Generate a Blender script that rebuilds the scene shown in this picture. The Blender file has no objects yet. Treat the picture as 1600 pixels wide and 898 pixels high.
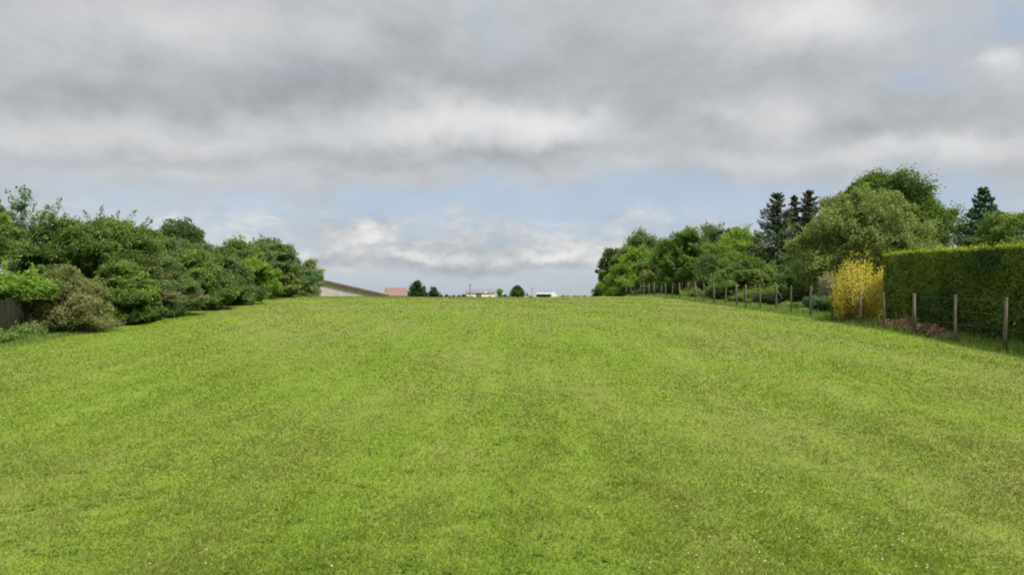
import bpy, math
import numpy as np
from mathutils import Vector

rng = np.random.default_rng(7)
S = bpy.context.scene
C = S.collection

# ------------------------------------------------------------------ camera
FPX = 1043.0          # focal length in photo pixels (photo is 1600 wide)
HY = 461.5            # row of the horizon in the photo
EYE = 2.35            # eye height above the verge the camera stands on
cam_d = bpy.data.cameras.new('camera')
cam_d.sensor_width = 36.0
cam_d.lens = 36.0 * FPX / 1600.0
cam_d.clip_start = 0.1
cam_d.clip_end = 20000.0
cam = bpy.data.objects.new('camera', cam_d)
C.objects.link(cam)
cam.location = (0, 0, EYE)
cam.rotation_euler = (math.radians(90) + math.atan((HY - 449.0) / FPX), 0, 0)
S.camera = cam

# ------------------------------------------------------------------ exposure, sun, sky
EXPO = 0.7
S.view_settings.view_transform = 'Standard'
S.view_settings.look = 'None'
S.view_settings.gamma = 1.0
S.view_settings.use_curve_mapping = False
S.view_settings.exposure = EXPO
SUN_EL, SUN_AZ = math.radians(57), math.radians(134)   # azimuth from +Y towards +X
sl = bpy.data.lights.new('sun', 'SUN')
sl.energy = 3.7
sl.angle = math.radians(7.0)
sl.color = (1.0, 0.955, 0.88)
sun = bpy.data.objects.new('sun', sl)
C.objects.link(sun)
sdir = Vector((math.cos(SUN_EL) * math.sin(SUN_AZ), math.cos(SUN_EL) * math.cos(SUN_AZ), math.sin(SUN_EL)))
sun.rotation_euler = sdir.to_track_quat('Z', 'Y').to_euler()
sun.location = sdir * 200

S.cycles.filter_width = 1.9      # the photograph is soft: a wider pixel filter
S.cycles.max_bounces = 8
S.cycles.diffuse_bounces = 5
S.cycles.transmission_bounces = 6
S.cycles.transparent_max_bounces = 4


class NT:
    """tiny node-graph helper"""
    def __init__(self, tree):
        self.t = tree

    def n(self, typ, **kw):
        nd = self.t.nodes.new(typ)
        for k, v in kw.items():
            setattr(nd, k, v)
        return nd

    def put(self, sock, v):
        if v is None:
            return
        if hasattr(v, 'is_output') or isinstance(v, bpy.types.NodeSocket):
            self.t.links.new(v, sock)
        else:
            sock.default_value = v

    def m(self, op, a, b=None, c=None, clamp=False):
        nd = self.n('ShaderNodeMath', operation=op, use_clamp=clamp)
        for i, v in enumerate((a, b, c)):
            self.put(nd.inputs[i], v)
        return nd.outputs[0]

    def vm(self, op, a, b=None, scale=None):
        nd = self.n('ShaderNodeVectorMath', operation=op)
        self.put(nd.inputs[0], a)
        if b is not None:
            self.put(nd.inputs[1], b)
        if scale is not None:
            self.put(nd.inputs['Scale'], scale)
        return nd.outputs[0]

    def noise(self, vec, scale, detail=3.0, rough=0.55, col=False, dist=0.0):
        nd = self.n('ShaderNodeTexNoise')
        self.put(nd.inputs['Vector'], vec)
        nd.inputs['Scale'].default_value = scale
        nd.inputs['Detail'].default_value = detail
        nd.inputs['Roughness'].default_value = rough
        nd.inputs['Distortion'].default_value = dist
        return nd.outputs['Color'] if col else nd.outputs['Fac']

    def ramp(self, fac, stops, interp='LINEAR'):
        nd = self.n('ShaderNodeValToRGB')
        cr = nd.color_ramp
        cr.interpolation = interp
        while len(cr.elements) < len(stops):
            cr.elements.new(0.5)
        for e, (p, c) in zip(cr.elements, stops):
            e.position = p
            e.color = (c[0], c[1], c[2], 1) if hasattr(c, '__len__') else (c, c, c, 1)
        self.put(nd.inputs[0], fac)
        return nd.outputs[0]

    def mix(self, fac, a, b, blend='MIX'):
        nd = self.n('ShaderNodeMix', data_type='RGBA', blend_type=blend)
        self.put(nd.inputs[0], fac)
        for sock, v in ((nd.inputs[6], a), (nd.inputs[7], b)):
            if isinstance(v, (tuple, list)):
                v = (v[0], v[1], v[2], 1)
            self.put(sock, v)
        return nd.outputs[2]

    def smooth(self, x, lo, hi):
        nd = self.n('ShaderNodeMapRange', interpolation_type='SMOOTHSTEP')
        self.put(nd.inputs[0], x)
        nd.inputs[1].default_value = lo
        nd.inputs[2].default_value = hi
        return nd.outputs[0]


W = bpy.data.worlds.new('World')
S.world = W
W.use_nodes = True
W.node_tree.nodes.clear()
g = NT(W.node_tree)
BG = 0.1
sky = g.n('ShaderNodeTexSky', sky_type='NISHITA', sun_disc=False)
sky.sun_elevation = SUN_EL
sky.sun_rotation = SUN_AZ
sky.altitude = 100
sky.air_density = 1.0
sky.dust_density = 1.0
sky.ozone_density = 1.5
tc = g.n('ShaderNodeTexCoord')
d = tc.outputs['Generated']
sep = g.n('ShaderNodeSeparateXYZ')
g.put(sep.inputs[0], d)
dx, dy, dz = sep.outputs
yy = g.m('MAXIMUM', dy, 0.08)
# tangent-plane direction coordinates about +Y (north): where each cloud hangs in the sky
U0 = g.m('DIVIDE', dx, yy)
V0 = g.m('DIVIDE', dz, yy)
# the cloud layer is a flat sheet: noise lives on the plane dir.xy / (dir.z + k)
zz = g.m('ADD', g.m('MAXIMUM', dz, 0.0), 0.20)
px_ = g.m('DIVIDE', dx, zz)
py_ = g.m('DIVIDE', dy, zz)
cmb = g.n('ShaderNodeCombineXYZ')
g.put(cmb.inputs[0], px_)
g.put(cmb.inputs[1], py_)
plane = cmb.outputs[0]
wv = g.n('ShaderNodeSeparateXYZ')
g.put(wv.inputs[0], g.noise(d, 7.0, 6.0, 0.6, col=True))
wx = g.m('SUBTRACT', wv.outputs[0], 0.5)
wy = g.m('SUBTRACT', wv.outputs[1], 0.5)
U = g.m('MULTIPLY_ADD', wx, 0.28, U0)
V = g.m('MULTIPLY_ADD', wy, 0.125, V0)


def blob(px, py, sx, sy, u=None, v=None, power=1.0):
    a = g.m('MULTIPLY', g.m('SUBTRACT', u or U, (px - 800) / FPX), FPX / sx)
    b = g.m('MULTIPLY', g.m('SUBTRACT', v or V, (HY - py) / FPX), FPX / sy)
    r2 = g.m('ADD', g.m('MULTIPLY', a, a), g.m('MULTIPLY', b, b))
    return g.m('EXPONENT', g.m('MULTIPLY', r2, -1.0))


def total(lst, start):
    acc = start
    for (px, py, sx, sy, amp) in lst:
        acc = g.m('MULTIPLY_ADD', blob(px, py, sx, sy), amp, acc)
    return acc


n_big = g.noise(plane, 0.7, 5.0, 0.55)
n_mid = g.noise(plane, 2.3, 7.0, 0.60, dist=0.3)
dstr = g.vm('MULTIPLY', d, (1.0, 1.0, 1.9))
n_fine = g.noise(dstr, 9.0, 8.0, 0.60, dist=0.25)
n_puff = g.noise(g.vm('MULTIPLY', d, (1.0, 1.0, 2.1)), 19.0, 8.0, 0.58, dist=0.4)
lum = g.m('MULTIPLY_ADD', g.m('SUBTRACT', n_big, 0.5), 0.18, 0.545)
lum = g.m('MULTIPLY_ADD', g.m('SUBTRACT', n_mid, 0.5), 0.17, lum)
lum = g.m('MULTIPLY_ADD', g.m('SUBTRACT', n_fine, 0.5), 0.27, lum)
low_ = g.m('MULTIPLY', g.smooth(V0, 0.012, 0.05), g.smooth(V0, 0.17, 0.10))
lum = g.m('MULTIPLY_ADD', g.m('MULTIPLY', g.m('SUBTRACT', n_puff, 0.48), low_), 0.62, lum)
CLOUDS = [
    # px, py, sx, sy, amount: brighter and darker masses of the cloud deck
    (150, 215, 420, 38, 0.12), (60, 40, 300, 40, 0.05), (420, 30, 260, 40, 0.05),
    (560, 120, 300, 55, -0.11), (200, 150, 360, 34, -0.08),
    (680, 165, 70, 30, 0.12), (750, 200, 170, 30, 0.17), (880, 208, 110, 24, 0.10),
    (640, 247, 330, 18, -0.08), (900, 250, 160, 14, -0.04), (60, 250, 200, 14, -0.06),
    (1040, 150, 170, 60, -0.10), (860, 60, 160, 50, -0.04), (1270, 25, 140, 50, 0.22), (1200, 185, 70, 22, 0.14),
    (1240, 110, 200, 34, -0.05), (1480, 235, 160, 26, 0.17), (1150, 255, 200, 20, 0.08), (1400, 195, 120, 22, -0.06),
    (1570, 95, 44, 24, 0.20), (1540, 170, 90, 30, -0.05),
    (720, 380, 240, 36, 0.02), (605, 360, 50, 16, 0.26), (700, 392, 75, 12, 0.17), (540, 395, 60, 12, 0.10), (890, 392, 70, 14, 0.26), (830, 402, 50, 10, 0.12),
    (560, 372, 70, 12, 0.06), (640, 378, 70, 8, -0.10), (760, 375, 130, 16, -0.05), (600, 412, 160, 9, -0.08), (850, 420, 120, 8, -0.08),
    (1030, 345, 60, 14, 0.16), (330, 355, 90, 22, 0.12), (420, 400, 80, 20, 0.06),
    (100, 300, 300, 22, 0.03), (420, 265, 280, 12, 0.05),
]
lum = total(CLOUDS, lum)
lum = g.m('MINIMUM', g.m('MAXIMUM', lum, 0.32), 0.80)
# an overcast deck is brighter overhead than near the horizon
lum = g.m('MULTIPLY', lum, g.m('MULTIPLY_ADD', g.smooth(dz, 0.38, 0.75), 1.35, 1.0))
# how much clear sky shows between the clouds
BLUE = [
    (560, 310, 240, 24, 0.25), (760, 314, 180, 26, 0.40), (930, 314, 240, 34, 0.50), (1120, 322, 150, 34, 0.55), (250, 300, 260, 20, 0.2), (1540, 315, 90, 40, 0.45), (1560, 350, 120, 40, 0.3),
    (1585, 25, 44, 44, 0.9), (1450, 132, 60, 26, 0.6), (780, 25, 60, 40, 0.45), (1500, 60, 60, 40, 0.25), (760, 372, 420, 20, 0.25), (720, 446, 700, 20, 0.6), (720, 388, 270, 42, -0.62), (880, 395, 90, 22, -0.25), (560, 375, 70, 26, -0.2), (1000, 345, 120, 16, -0.2),
    (380, 200, 200, 10, 0.16), (1180, 300, 320, 14, 0.4),
]
fade = g.m('MULTIPLY', g.smooth(V, (HY - 235) / FPX, (HY - 335) / FPX), 0.50)      # the deck thins out towards the horizon
start_ = g.m('MULTIPLY_ADD', g.m('SUBTRACT', n_fine, 0.5), 0.9, fade)
start_ = g.m('MULTIPLY_ADD', g.m('MULTIPLY', g.m('SUBTRACT', n_puff, 0.5), low_), -2.2, start_)
start_ = g.m('MULTIPLY_ADD', g.m('SUBTRACT', n_mid, 0.5), -0.7, start_)
blue = total(BLUE, start_)
for (bx_, by_, sx_, sy_, am_) in [(605, 358, 46, 14, -0.7), (700, 392, 80, 10, -0.5), (890, 392, 80, 12, -0.55), (1030, 345, 60, 12, -0.4)]:
    blue = g.m('MULTIPLY_ADD', blob(bx_, by_, sx_, sy_), am_, blue)
blue = g.m('MULTIPLY', g.smooth(blue, -0.1, 1.15), 0.74)
k = 1.0 / (BG * 2 ** EXPO)
tintc = g.ramp(lum, [(0.2, (0.90, 0.985, 1.09)), (0.45, (0.955, 1.0, 1.055)), (0.62, (0.985, 1.0, 1.02)), (0.8, (1.0, 1.0, 0.99))])
cloud = g.vm('SCALE', g.vm('MULTIPLY', tintc, g.n('ShaderNodeCombineXYZ').outputs[0]), scale=1.0)
cl = g.n('ShaderNodeCombineXYZ')
for i in range(3):
    g.put(cl.inputs[i], lum)
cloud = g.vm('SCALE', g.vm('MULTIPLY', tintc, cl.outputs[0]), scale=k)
# thin bluish veil in front of the clear sky
clear = g.mix(0.72, sky.outputs[0], (0.43 * k, 0.53 * k, 0.675 * k))
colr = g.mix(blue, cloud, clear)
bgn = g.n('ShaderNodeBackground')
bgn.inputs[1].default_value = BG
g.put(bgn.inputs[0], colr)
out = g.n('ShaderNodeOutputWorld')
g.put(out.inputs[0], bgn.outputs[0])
W.cycles.sampling_method = 'MANUAL'
W.cycles.sample_map_resolution = 512


# ------------------------------------------------------------------ the lie of the land
LD = np.array([-80, 0, 6, 12, 20.9, 25.3, 30, 35.5, 41.7, 48, 58, 75, 100, 150, 200, 300, 420, 3500.])
LZ = np.array([-2.45, -2.35, -2.25, -1.98, -1.47, -1.13, -0.78, -0.46, -0.14, -0.068, -0.12, -0.4, -1.0, -2.6, -3.9, -5.2, -6.2, -12.])
RD = np.array([-80, 0, 6, 12, 17.7, 21, 27, 35, 41, 50, 60, 68, 80, 100, 150, 200, 300, 420, 3500.])
RZ = np.array([-2.45, -2.35, -2.28, -1.9, -1.48, -1.30, -1.0, -0.74, -0.60, -0.33, -0.12, -0.10, -0.25, -0.75, -2.6, -3.9, -5.2, -6.2, -12.])


def _smooth(xs, ys):
    xx = np.concatenate([np.arange(-80, 120, 0.5), np.arange(120, 3500, 5.0)])
    v = np.interp(xx, xs, ys)
    for _ in range(24):
        v[1:-1] = 0.25 * v[:-2] + 0.5 * v[1:-1] + 0.25 * v[2:]
    return xx, v


LX_, LY_ = _smooth(LD, LZ)
RX_, RY_ = _smooth(RD, RZ)


def gz(x, y):
    x = np.asarray(x, float)
    y = np.asarray(y, float)
    t = np.clip((x + 16) / 29.0, 0, 1)
    t = t * t * (3 - 2 * t)
    z = EYE + (1 - t) * np.interp(y, LX_, LY_) + t * np.interp(y, RX_, RY_)
    return z + 0.012 * np.sin(x * 1.3 + 0.7 * y) + 0.010 * np.sin(x * 0.5 - 1.1 * y + 1.0)


def wx_of(px, dist):
    return (px - 800) * dist / FPX


def wz_of(py, dist):
    return EYE + (HY - py) * dist / FPX


# ------------------------------------------------------------------ object helpers
def new_mesh(name, verts, faces=None, quads=None, tris=None, tint=None, smooth=False):
    me = bpy.data.meshes.new(name)
    verts = np.asarray(verts, np.float32)
    if faces is not None:
        me.from_pydata([tuple(map(float, v)) for v in verts], [], [tuple(int(i) for i in f) for f in faces])
    else:
        idx = quads if quads is not None else tris
        k_ = idx.shape[1]
        me.vertices.add(len(verts))
        me.vertices.foreach_set('co', verts.ravel())
        me.loops.add(idx.size)
        me.loops.foreach_set('vertex_index', idx.astype(np.int32).ravel())
        me.polygons.add(len(idx))
        me.polygons.foreach_set('loop_start', (np.arange(len(idx)) * k_).astype(np.int32))
        me.update(calc_edges=True)
    if tint is not None:
        at = me.attributes.new('tint', 'FLOAT', 'FACE')
        at.data.foreach_set('value', np.asarray(tint, np.float32))
    if smooth:
        me.polygons.foreach_set('use_smooth', np.ones(len(me.polygons), bool))
    me.validate()
    me.update()
    return me


def obj(name, me, mat, parent=None, loc=None):
    o = bpy.data.objects.new(name, me)
    C.objects.link(o)
    if mat is not None and len(me.materials) == 0:
        me.materials.append(mat)
    if parent is not None:
        o.parent = parent
    if loc is not None:
        o.location = loc
    return o


def tag(o, label, cat, group=None, kind=None):
    if label:
        o['label'] = label
    if cat:
        o['category'] = cat
    if group:
        o['group'] = group
    if kind:
        o['kind'] = kind
    return o


def thing(name, loc, label, cat, group=None, rz=0.0):
    o = bpy.data.objects.new(name, None)
    o.empty_display_size = 0.3
    C.objects.link(o)
    o.location = loc
    o.rotation_euler = (0, 0, rz)
    return tag(o, label, cat, group)


class MB:
    """collects boxes and tubes into one mesh"""
    def __init__(self):
        self.v = []
        self.f = []

    def box(self, x0, x1, y0, y1, z0, z1):
        b = len(self.v)
        self.v += [(x0, y0, z0), (x1, y0, z0), (x1, y1, z0), (x0, y1, z0), (x0, y0, z1), (x1, y0, z1), (x1, y1, z1), (x0, y1, z1)]
        self.f += [tuple(b + i for i in q) for q in ((0, 3, 2, 1), (4, 5, 6, 7), (0, 1, 5, 4), (1, 2, 6, 5), (2, 3, 7, 6), (3, 0, 4, 7))]

    def prism(self, poly, y0, y1):
        """polygon in xz pulled along y"""
        b = len(self.v)
        n = len(poly)
        self.v += [(x, y0, z) for x, z in poly] + [(x, y1, z) for x, z in poly]
        self.f.append(tuple(b + i for i in range(n)))
        self.f.append(tuple(b + n + i for i in reversed(range(n))))
        for i in range(n):
            j = (i + 1) % n
            self.f.append((b + j, b + i, b + n + i, b + n + j))

    def tube(self, pts, rad, sides=7, cap=True):
        pts = [np.asarray(p, float) for p in pts]
        b = len(self.v)
        n = len(pts)
        for i, p in enumerate(pts):
            t = pts[min(i + 1, n - 1)] - pts[max(i - 1, 0)]
            t = t / (np.linalg.norm(t) + 1e-9)
            a = np.cross(t, (0.31, 0.95, 0.1))
            if np.linalg.norm(a) < 1e-3:
                a = np.cross(t, (1, 0, 0))
            a /= np.linalg.norm(a)
            c = np.cross(t, a)
            for s in range(sides):
                th = 2 * math.pi * s / sides
                self.v.append(tuple(p + rad[i] * (math.cos(th) * a + math.sin(th) * c)))
        for i in range(n - 1):
            for s in range(sides):
                s2 = (s + 1) % sides
                self.f.append((b + i * sides + s, b + i * sides + s2, b + (i + 1) * sides + s2, b + (i + 1) * sides + s))
        if cap:
            self.f.append(tuple(b + s for s in reversed(range(sides))))
            self.f.append(tuple(b + (n - 1) * sides + s for s in range(sides)))

    def build(self, name, mat, parent=None, smooth=False):
        return obj(name, new_mesh(name, self.v, faces=self.f, smooth=smooth), mat, parent)


# ------------------------------------------------------------------ materials
def mat(name):
    m = bpy.data.materials.new(name)
    m.use_nodes = True
    m.node_tree.nodes.clear()
    return m, NT(m.node_tree)


def finish(h, shader, disp=None):
    o = h.n('ShaderNodeOutputMaterial')
    h.put(o.inputs[0], shader)


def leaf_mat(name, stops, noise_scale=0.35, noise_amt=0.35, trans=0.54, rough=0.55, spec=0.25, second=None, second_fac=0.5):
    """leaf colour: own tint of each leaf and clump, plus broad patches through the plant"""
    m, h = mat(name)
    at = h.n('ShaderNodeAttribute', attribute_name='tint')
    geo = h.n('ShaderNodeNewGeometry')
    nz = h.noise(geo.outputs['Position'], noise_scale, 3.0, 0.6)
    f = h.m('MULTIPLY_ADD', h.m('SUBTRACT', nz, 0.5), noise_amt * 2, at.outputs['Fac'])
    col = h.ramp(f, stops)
    if second:
        nz2 = h.noise(h.vm('MULTIPLY', geo.outputs['Position'], second[3]), 1.0, 4.0, 0.6)
        col = h.mix(h.m('MULTIPLY', h.smooth(nz2, second[1], second[2]), second_fac), col, second[0])
    p = h.n('ShaderNodeBsdfPrincipled')
    h.put(p.inputs['Base Color'], col)
    p.inputs['Roughness'].default_value = rough
    p.inputs['Specular IOR Level'].default_value = spec
    tr = h.n('ShaderNodeBsdfTranslucent')
    h.put(tr.inputs[0], h.mix(1.0, col, (1.0, 1.0, 0.45), 'MULTIPLY'))
    mx = h.n('ShaderNodeMixShader')
    mx.inputs[0].default_value = trans
    h.put(mx.inputs[1], p.outputs[0])
    h.put(mx.inputs[2], tr.outputs[0])
    finish(h, mx.outputs[0])
    return m


def stops3(a, b, c):
    return [(0.05, a), (0.5, b), (0.95, c)]


def solid_mat(name, a, b, scale=3.0, rough=0.8, stretch=(1, 1, 1), spec=0.2, bump=0.0, detail=4.0, lo=0.35, hi=0.65):
    m, h = mat(name)
    tcn = h.n('ShaderNodeTexCoord')
    v = h.vm('MULTIPLY', tcn.outputs['Object'], stretch)
    nz = h.noise(v, scale, detail, 0.6)
    col = h.ramp(nz, [(lo, a), (hi, b)])
    p = h.n('ShaderNodeBsdfPrincipled')
    h.put(p.inputs['Base Color'], col)
    p.inputs['Roughness'].default_value = rough
    p.inputs['Specular IOR Level'].default_value = spec
    if bump:
        bp = h.n('ShaderNodeBump')
        bp.inputs['Strength'].default_value = bump
        bp.inputs['Distance'].default_value = 0.02
        h.put(bp.inputs['Height'], nz)
        h.put(p.inputs['Normal'], bp.outputs[0])
    finish(h, p.outputs[0])
    return m


def grass_group():
    gt = bpy.data.node_groups.new('turf_colour', 'ShaderNodeTree')
    gt.interface.new_socket('Color', in_out='OUTPUT', socket_type='NodeSocketColor')
    h = NT(gt)
    geo = h.n('ShaderNodeNewGeometry')
    P = geo.outputs['Position']
    flat = h.vm('MULTIPLY', P, (1, 1, 0))
    big = h.noise(h.vm('MULTIPLY', flat, (0.16, 0.11, 0)), 1.0, 3.0, 0.55)
    mid = h.noise(flat, 0.75, 4.0, 0.6)
    small = h.noise(flat, 4.5, 4.0, 0.6)
    streak = h.noise(h.vm('MULTIPLY', flat, (0.85, 0.035, 0)), 1.0, 3.0, 0.6)
    sp = h.n('ShaderNodeSeparateXYZ')
    h.put(sp.inputs[0], P)
    v = h.m('MULTIPLY_ADD', h.m('SUBTRACT', big, 0.5), 0.85, 0.42)
    v = h.m('MULTIPLY_ADD', h.m('SUBTRACT', mid, 0.5), 0.34, v)
    v = h.m('MULTIPLY_ADD', h.m('SUBTRACT', small, 0.5), 0.30, v)
    v = h.m('MULTIPLY_ADD', h.m('SUBTRACT', streak, 0.5), 0.60, v)
    # the turf is more olive towards the near right, drier on the higher ground far up the field
    near_right = h.m('MULTIPLY', h.smooth(sp.outputs[0], 0.5, 7.0), h.smooth(sp.outputs[1], 26.0, 9.0))
    far = h.smooth(sp.outputs[1], 18.0, 46.0)
    v = h.m('MULTIPLY_ADD', near_right, 0.13, v)
    v = h.m('MULTIPLY_ADD', far, 0.12, v)
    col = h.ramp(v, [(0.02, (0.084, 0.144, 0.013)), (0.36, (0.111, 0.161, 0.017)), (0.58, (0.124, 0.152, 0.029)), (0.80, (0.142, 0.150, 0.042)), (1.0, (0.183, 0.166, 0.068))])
    swath = h.noise(h.vm('MULTIPLY', flat, (1.9, 0.025, 0)), 1.0, 2.0, 0.5)
    gain = h.m('MULTIPLY_ADD', h.m('SUBTRACT', swath, 0.5), 0.50, 1.12)
    col = h.vm('SCALE', col, scale=gain)
    o = h.n('NodeGroupOutput')
    h.put(o.inputs[0], col)
    return gt


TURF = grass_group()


def ground_mat():
    m, h = mat('mown_turf')
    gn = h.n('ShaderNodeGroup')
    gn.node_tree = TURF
    geo = h.n('ShaderNodeNewGeometry')
    P = geo.outputs['Position']
    f1 = h.noise(P, 26.0, 4.0, 0.65)
    f2 = h.noise(P, 9.0, 3.0, 0.6)
    shade = h.m('ADD', h.m('MULTIPLY', f1, 0.9), h.m('MULTIPLY', f2, 0.5))
    mul = h.ramp(shade, [(0.5, (0.86, 0.89, 0.86)), (0.72, (1.0, 1.0, 1.0)), (0.95, (1.10, 1.08, 1.10))])
    col = h.mix(1.0, gn.outputs[0], mul, 'MULTIPLY')
    p = h.n('ShaderNodeBsdfPrincipled')
    h.put(p.inputs['Base Color'], col)
    p.inputs['Roughness'].default_value = 0.85
    p.inputs['Specular IOR Level'].default_value = 0.1
    bp = h.n('ShaderNodeBump')
    bp.inputs['Strength'].default_value = 0.3
    bp.inputs['Distance'].default_value = 0.025
    h.put(bp.inputs['Height'], shade)
    h.put(p.inputs['Normal'], bp.outputs[0])
    finish(h, p.outputs[0])
    return m


def blade_mat():
    m, h = mat('grass_blades')
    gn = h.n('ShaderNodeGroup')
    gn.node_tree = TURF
    at = h.n('ShaderNodeAttribute', attribute_name='tint')
    mul = h.ramp(at.outputs['Fac'], [(0.0, (0.94, 0.95, 0.92)), (0.5, (1.06, 1.07, 1.02)), (0.88, (1.16, 1.15, 1.15)), (1.0, (1.6, 1.4, 2.0))])
    col = h.mix(1.0, gn.outputs[0], mul, 'MULTIPLY')
    p = h.n('ShaderNodeBsdfPrincipled')
    h.put(p.inputs['Base Color'], col)
    p.inputs['Roughness'].default_value = 0.5
    p.inputs['Specular IOR Level'].default_value = 0.25
    tr = h.n('ShaderNodeBsdfTranslucent')
    h.put(tr.inputs[0], h.mix(1.0, col, (1.15, 1.15, 0.7), 'MULTIPLY'))
    mx = h.n('ShaderNodeMixShader')
    mx.inputs[0].default_value = 0.5
    h.put(mx.inputs[1], p.outputs[0])
    h.put(mx.inputs[2], tr.outputs[0])
    finish(h, mx.outputs[0])
    return m


BARK = solid_mat('bark', (0.07, 0.055, 0.04), (0.17, 0.14, 0.11), 5.0, 0.9, (1, 1, 0.3), bump=0.6)
BARK_PALE = solid_mat('pale_bark', (0.16, 0.15, 0.12), (0.32, 0.30, 0.25), 5.0, 0.9, (1, 1, 0.3), bump=0.6)

# ------------------------------------------------------------------ ground
ys = np.concatenate([np.arange(-60, 0, 6.0), np.arange(0, 90, 0.75), np.arange(90, 200, 6.0), np.geomspace(200, 3400, 26)])
half = np.concatenate([np.arange(0, 30, 1.0), np.geomspace(30, 1800, 26)])
xs = np.concatenate([-half[:0:-1], half])
XX, YY = np.meshgrid(xs, ys)
ZZ = gz(XX, YY)
nv = len(xs)
ii = np.arange(len(ys) - 1)[:, None] * nv + np.arange(nv - 1)[None, :]
quads = np.stack([ii, ii + 1, ii + nv + 1, ii + nv], -1).reshape(-1, 4)
gm = new_mesh('field', np.stack([XX, YY, ZZ], -1).reshape(-1, 3), quads=quads, smooth=True)
ground = obj('ground', gm, ground_mat())
tag(ground, 'mown green field rising gently to a crest', 'field', kind='structure')

# grass blades: short, leaning, thinning out with distance
NB = 620000
u = rng.random(NB)
d0, d1, pw = 4.2, 58.0, -0.55
dist = (d0 ** (pw) + u * (d1 ** (pw) - d0 ** (pw))) ** (1 / pw)
bx = (rng.random(NB) * 2 - 1) * (0.86 * dist + 1.5)
keep = (bx > -16.2) & (bx < 13.6)
bx, by = bx[keep], dist[keep]
NB = len(bx)


def vnoise(x, y, seed):
    """cheap value noise"""
    r = np.random.default_rng(seed).random((64, 64))
    xi, yi = np.floor(x).astype(int), np.floor(y).astype(int)
    fx, fy = x - xi, y - yi
    fx = fx * fx * (3 - 2 * fx)
    fy = fy * fy * (3 - 2 * fy)
    a = r[xi % 64, yi % 64]
    b = r[(xi + 1) % 64, yi % 64]
    c = r[xi % 64, (yi + 1) % 64]
    e = r[(xi + 1) % 64, (yi + 1) % 64]
    return (a * (1 - fx) + b * fx) * (1 - fy) + (c * (1 - fx) + e * fx) * fy


tuft = 0.5 * vnoise(bx * 2.2, by * 2.2, 3) + 0.5 * vnoise(bx * 6, by * 6, 4)
hgt = (0.018 + 0.024 * tuft ** 1.2) * (0.6 + 0.8 * rng.random(NB))
hgt *= np.clip(1.0 + (by - 10) * 0.008, 1, 1.4)
wid = np.maximum(0.0035, 0.00075 * by) * (0.7 + 0.6 * rng.random(NB))
ang = rng.random(NB) * 2 * math.pi
lean = hgt * (0.4 + 0.9 * rng.random(NB))
la = rng.random(NB) * 2 * math.pi
base = np.stack([bx, by, gz(bx, by) - 0.004], -1)
side = np.stack([np.cos(ang) * wid, np.sin(ang) * wid, np.zeros(NB)], -1)
tip = base + np.stack([np.cos(la) * lean, np.sin(la) * lean, hgt], -1)
bv = np.stack([base - side, base + side, tip], 1).reshape(-1, 3)
gmesh = new_mesh('grass', bv, tris=np.arange(3 * NB).reshape(-1, 3), tint=np.clip(rng.random(NB) ** 1.1, 0, 1))
grass = obj('grass', gmesh, blade_mat())
tag(grass, 'short mown grass blades covering the field', 'grass', kind='stuff')

# broad-leaved weed rosettes in the turf close to the verge
NR = 420
rd = 4.6 + 15 * rng.random(NR) ** 1.5
rx = (rng.random(NR) * 2 - 1) * (0.86 * rd + 0.5)
keep = (rx > -15.5) & (rx < 12.5) & (rng.random(NR) < np.clip((vnoise(rx * 0.5 + 2, rd * 0.5 + 3, 41) - 0.3) * 2.5, 0.05, 1))
rx, rd = rx[keep], rd[keep]
nl = 9
a_ = rng.random((len(rx), nl)) * 6.28
ln_ = 0.022 + 0.035 * rng.random((len(rx), nl))
ctr = np.stack([rx, rd, gz(rx, rd) + 0.022], -1)[:, None, :]
ctr = ctr + np.concatenate([0.06 * rng.normal(size=(len(rx), nl, 2)), 0.008 * rng.random((len(rx), nl, 1))], -1)
du = np.stack([np.cos(a_), np.sin(a_), 0.35 + 0 * a_], -1) * ln_[..., None]
dw = np.stack([-np.sin(a_), np.cos(a_), 0 * a_], -1) * (ln_ * 0.36)[..., None]
rv = np.stack([ctr, ctr + du * 0.5 + dw, ctr + du * 1.0 - np.array([0, 0, 0.2]) * ln_[..., None], ctr + du * 0.5 - dw], 2).reshape(-1, 3)
RW = leaf_mat('rosette_leaves', [(0.05, (0.085, 0.165, 0.018)), (0.5, (0.120, 0.205, 0.026)), (0.95, (0.165, 0.240, 0.040))])
ro = obj('lawn_weeds', new_mesh('lawn_weeds', rv, quads=np.arange(len(rv)).reshape(-1, 4), tint=rng.random(len(rv) // 4)), RW)
tag(ro, 'broad leaved weed rosettes scattered in the mown grass', 'weeds', kind='stuff')

# white clover heads and daisies sprinkled over the turf
ND = 1900
dist = (d0 ** -0.4 + rng.random(ND) * (40.0 ** -0.4 - d0 ** -0.4)) ** (1 / -0.4)
fx_ = (rng.random(ND) * 2 - 1) * (0.86 * dist + 1)
cl_ = vnoise(fx_ * 0.55 + 5, dist * 0.4 + 9, 11)
keep = (fx_ > -15.5) & (fx_ < 12.8) & (rng.random(ND) < np.clip((cl_ - 0.42) * 2.2, 0.03, 1))
fx_, fy_ = fx_[keep], dist[keep]
ND = len(fx_)
fr = np.maximum(0.007, 0.0007 * fy_) * (0.6 + 0.7 * rng.random(ND))
th = np.arange(6) / 6 * 2 * math.pi
cz = gz(fx_, fy_) + 0.035 + 0.02 * rng.random(ND)
ring = np.stack([fx_[:, None] + fr[:, None] * np.cos(th), fy_[:, None] + fr[:, None] * np.sin(th), np.repeat((cz - fr * 0.7)[:, None], 6, 1)], -1)
top = np.stack([fx_, fy_, cz], -1)[:, None]
dv = np.concatenate([ring, top], 1).reshape(-1, 3)
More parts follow.
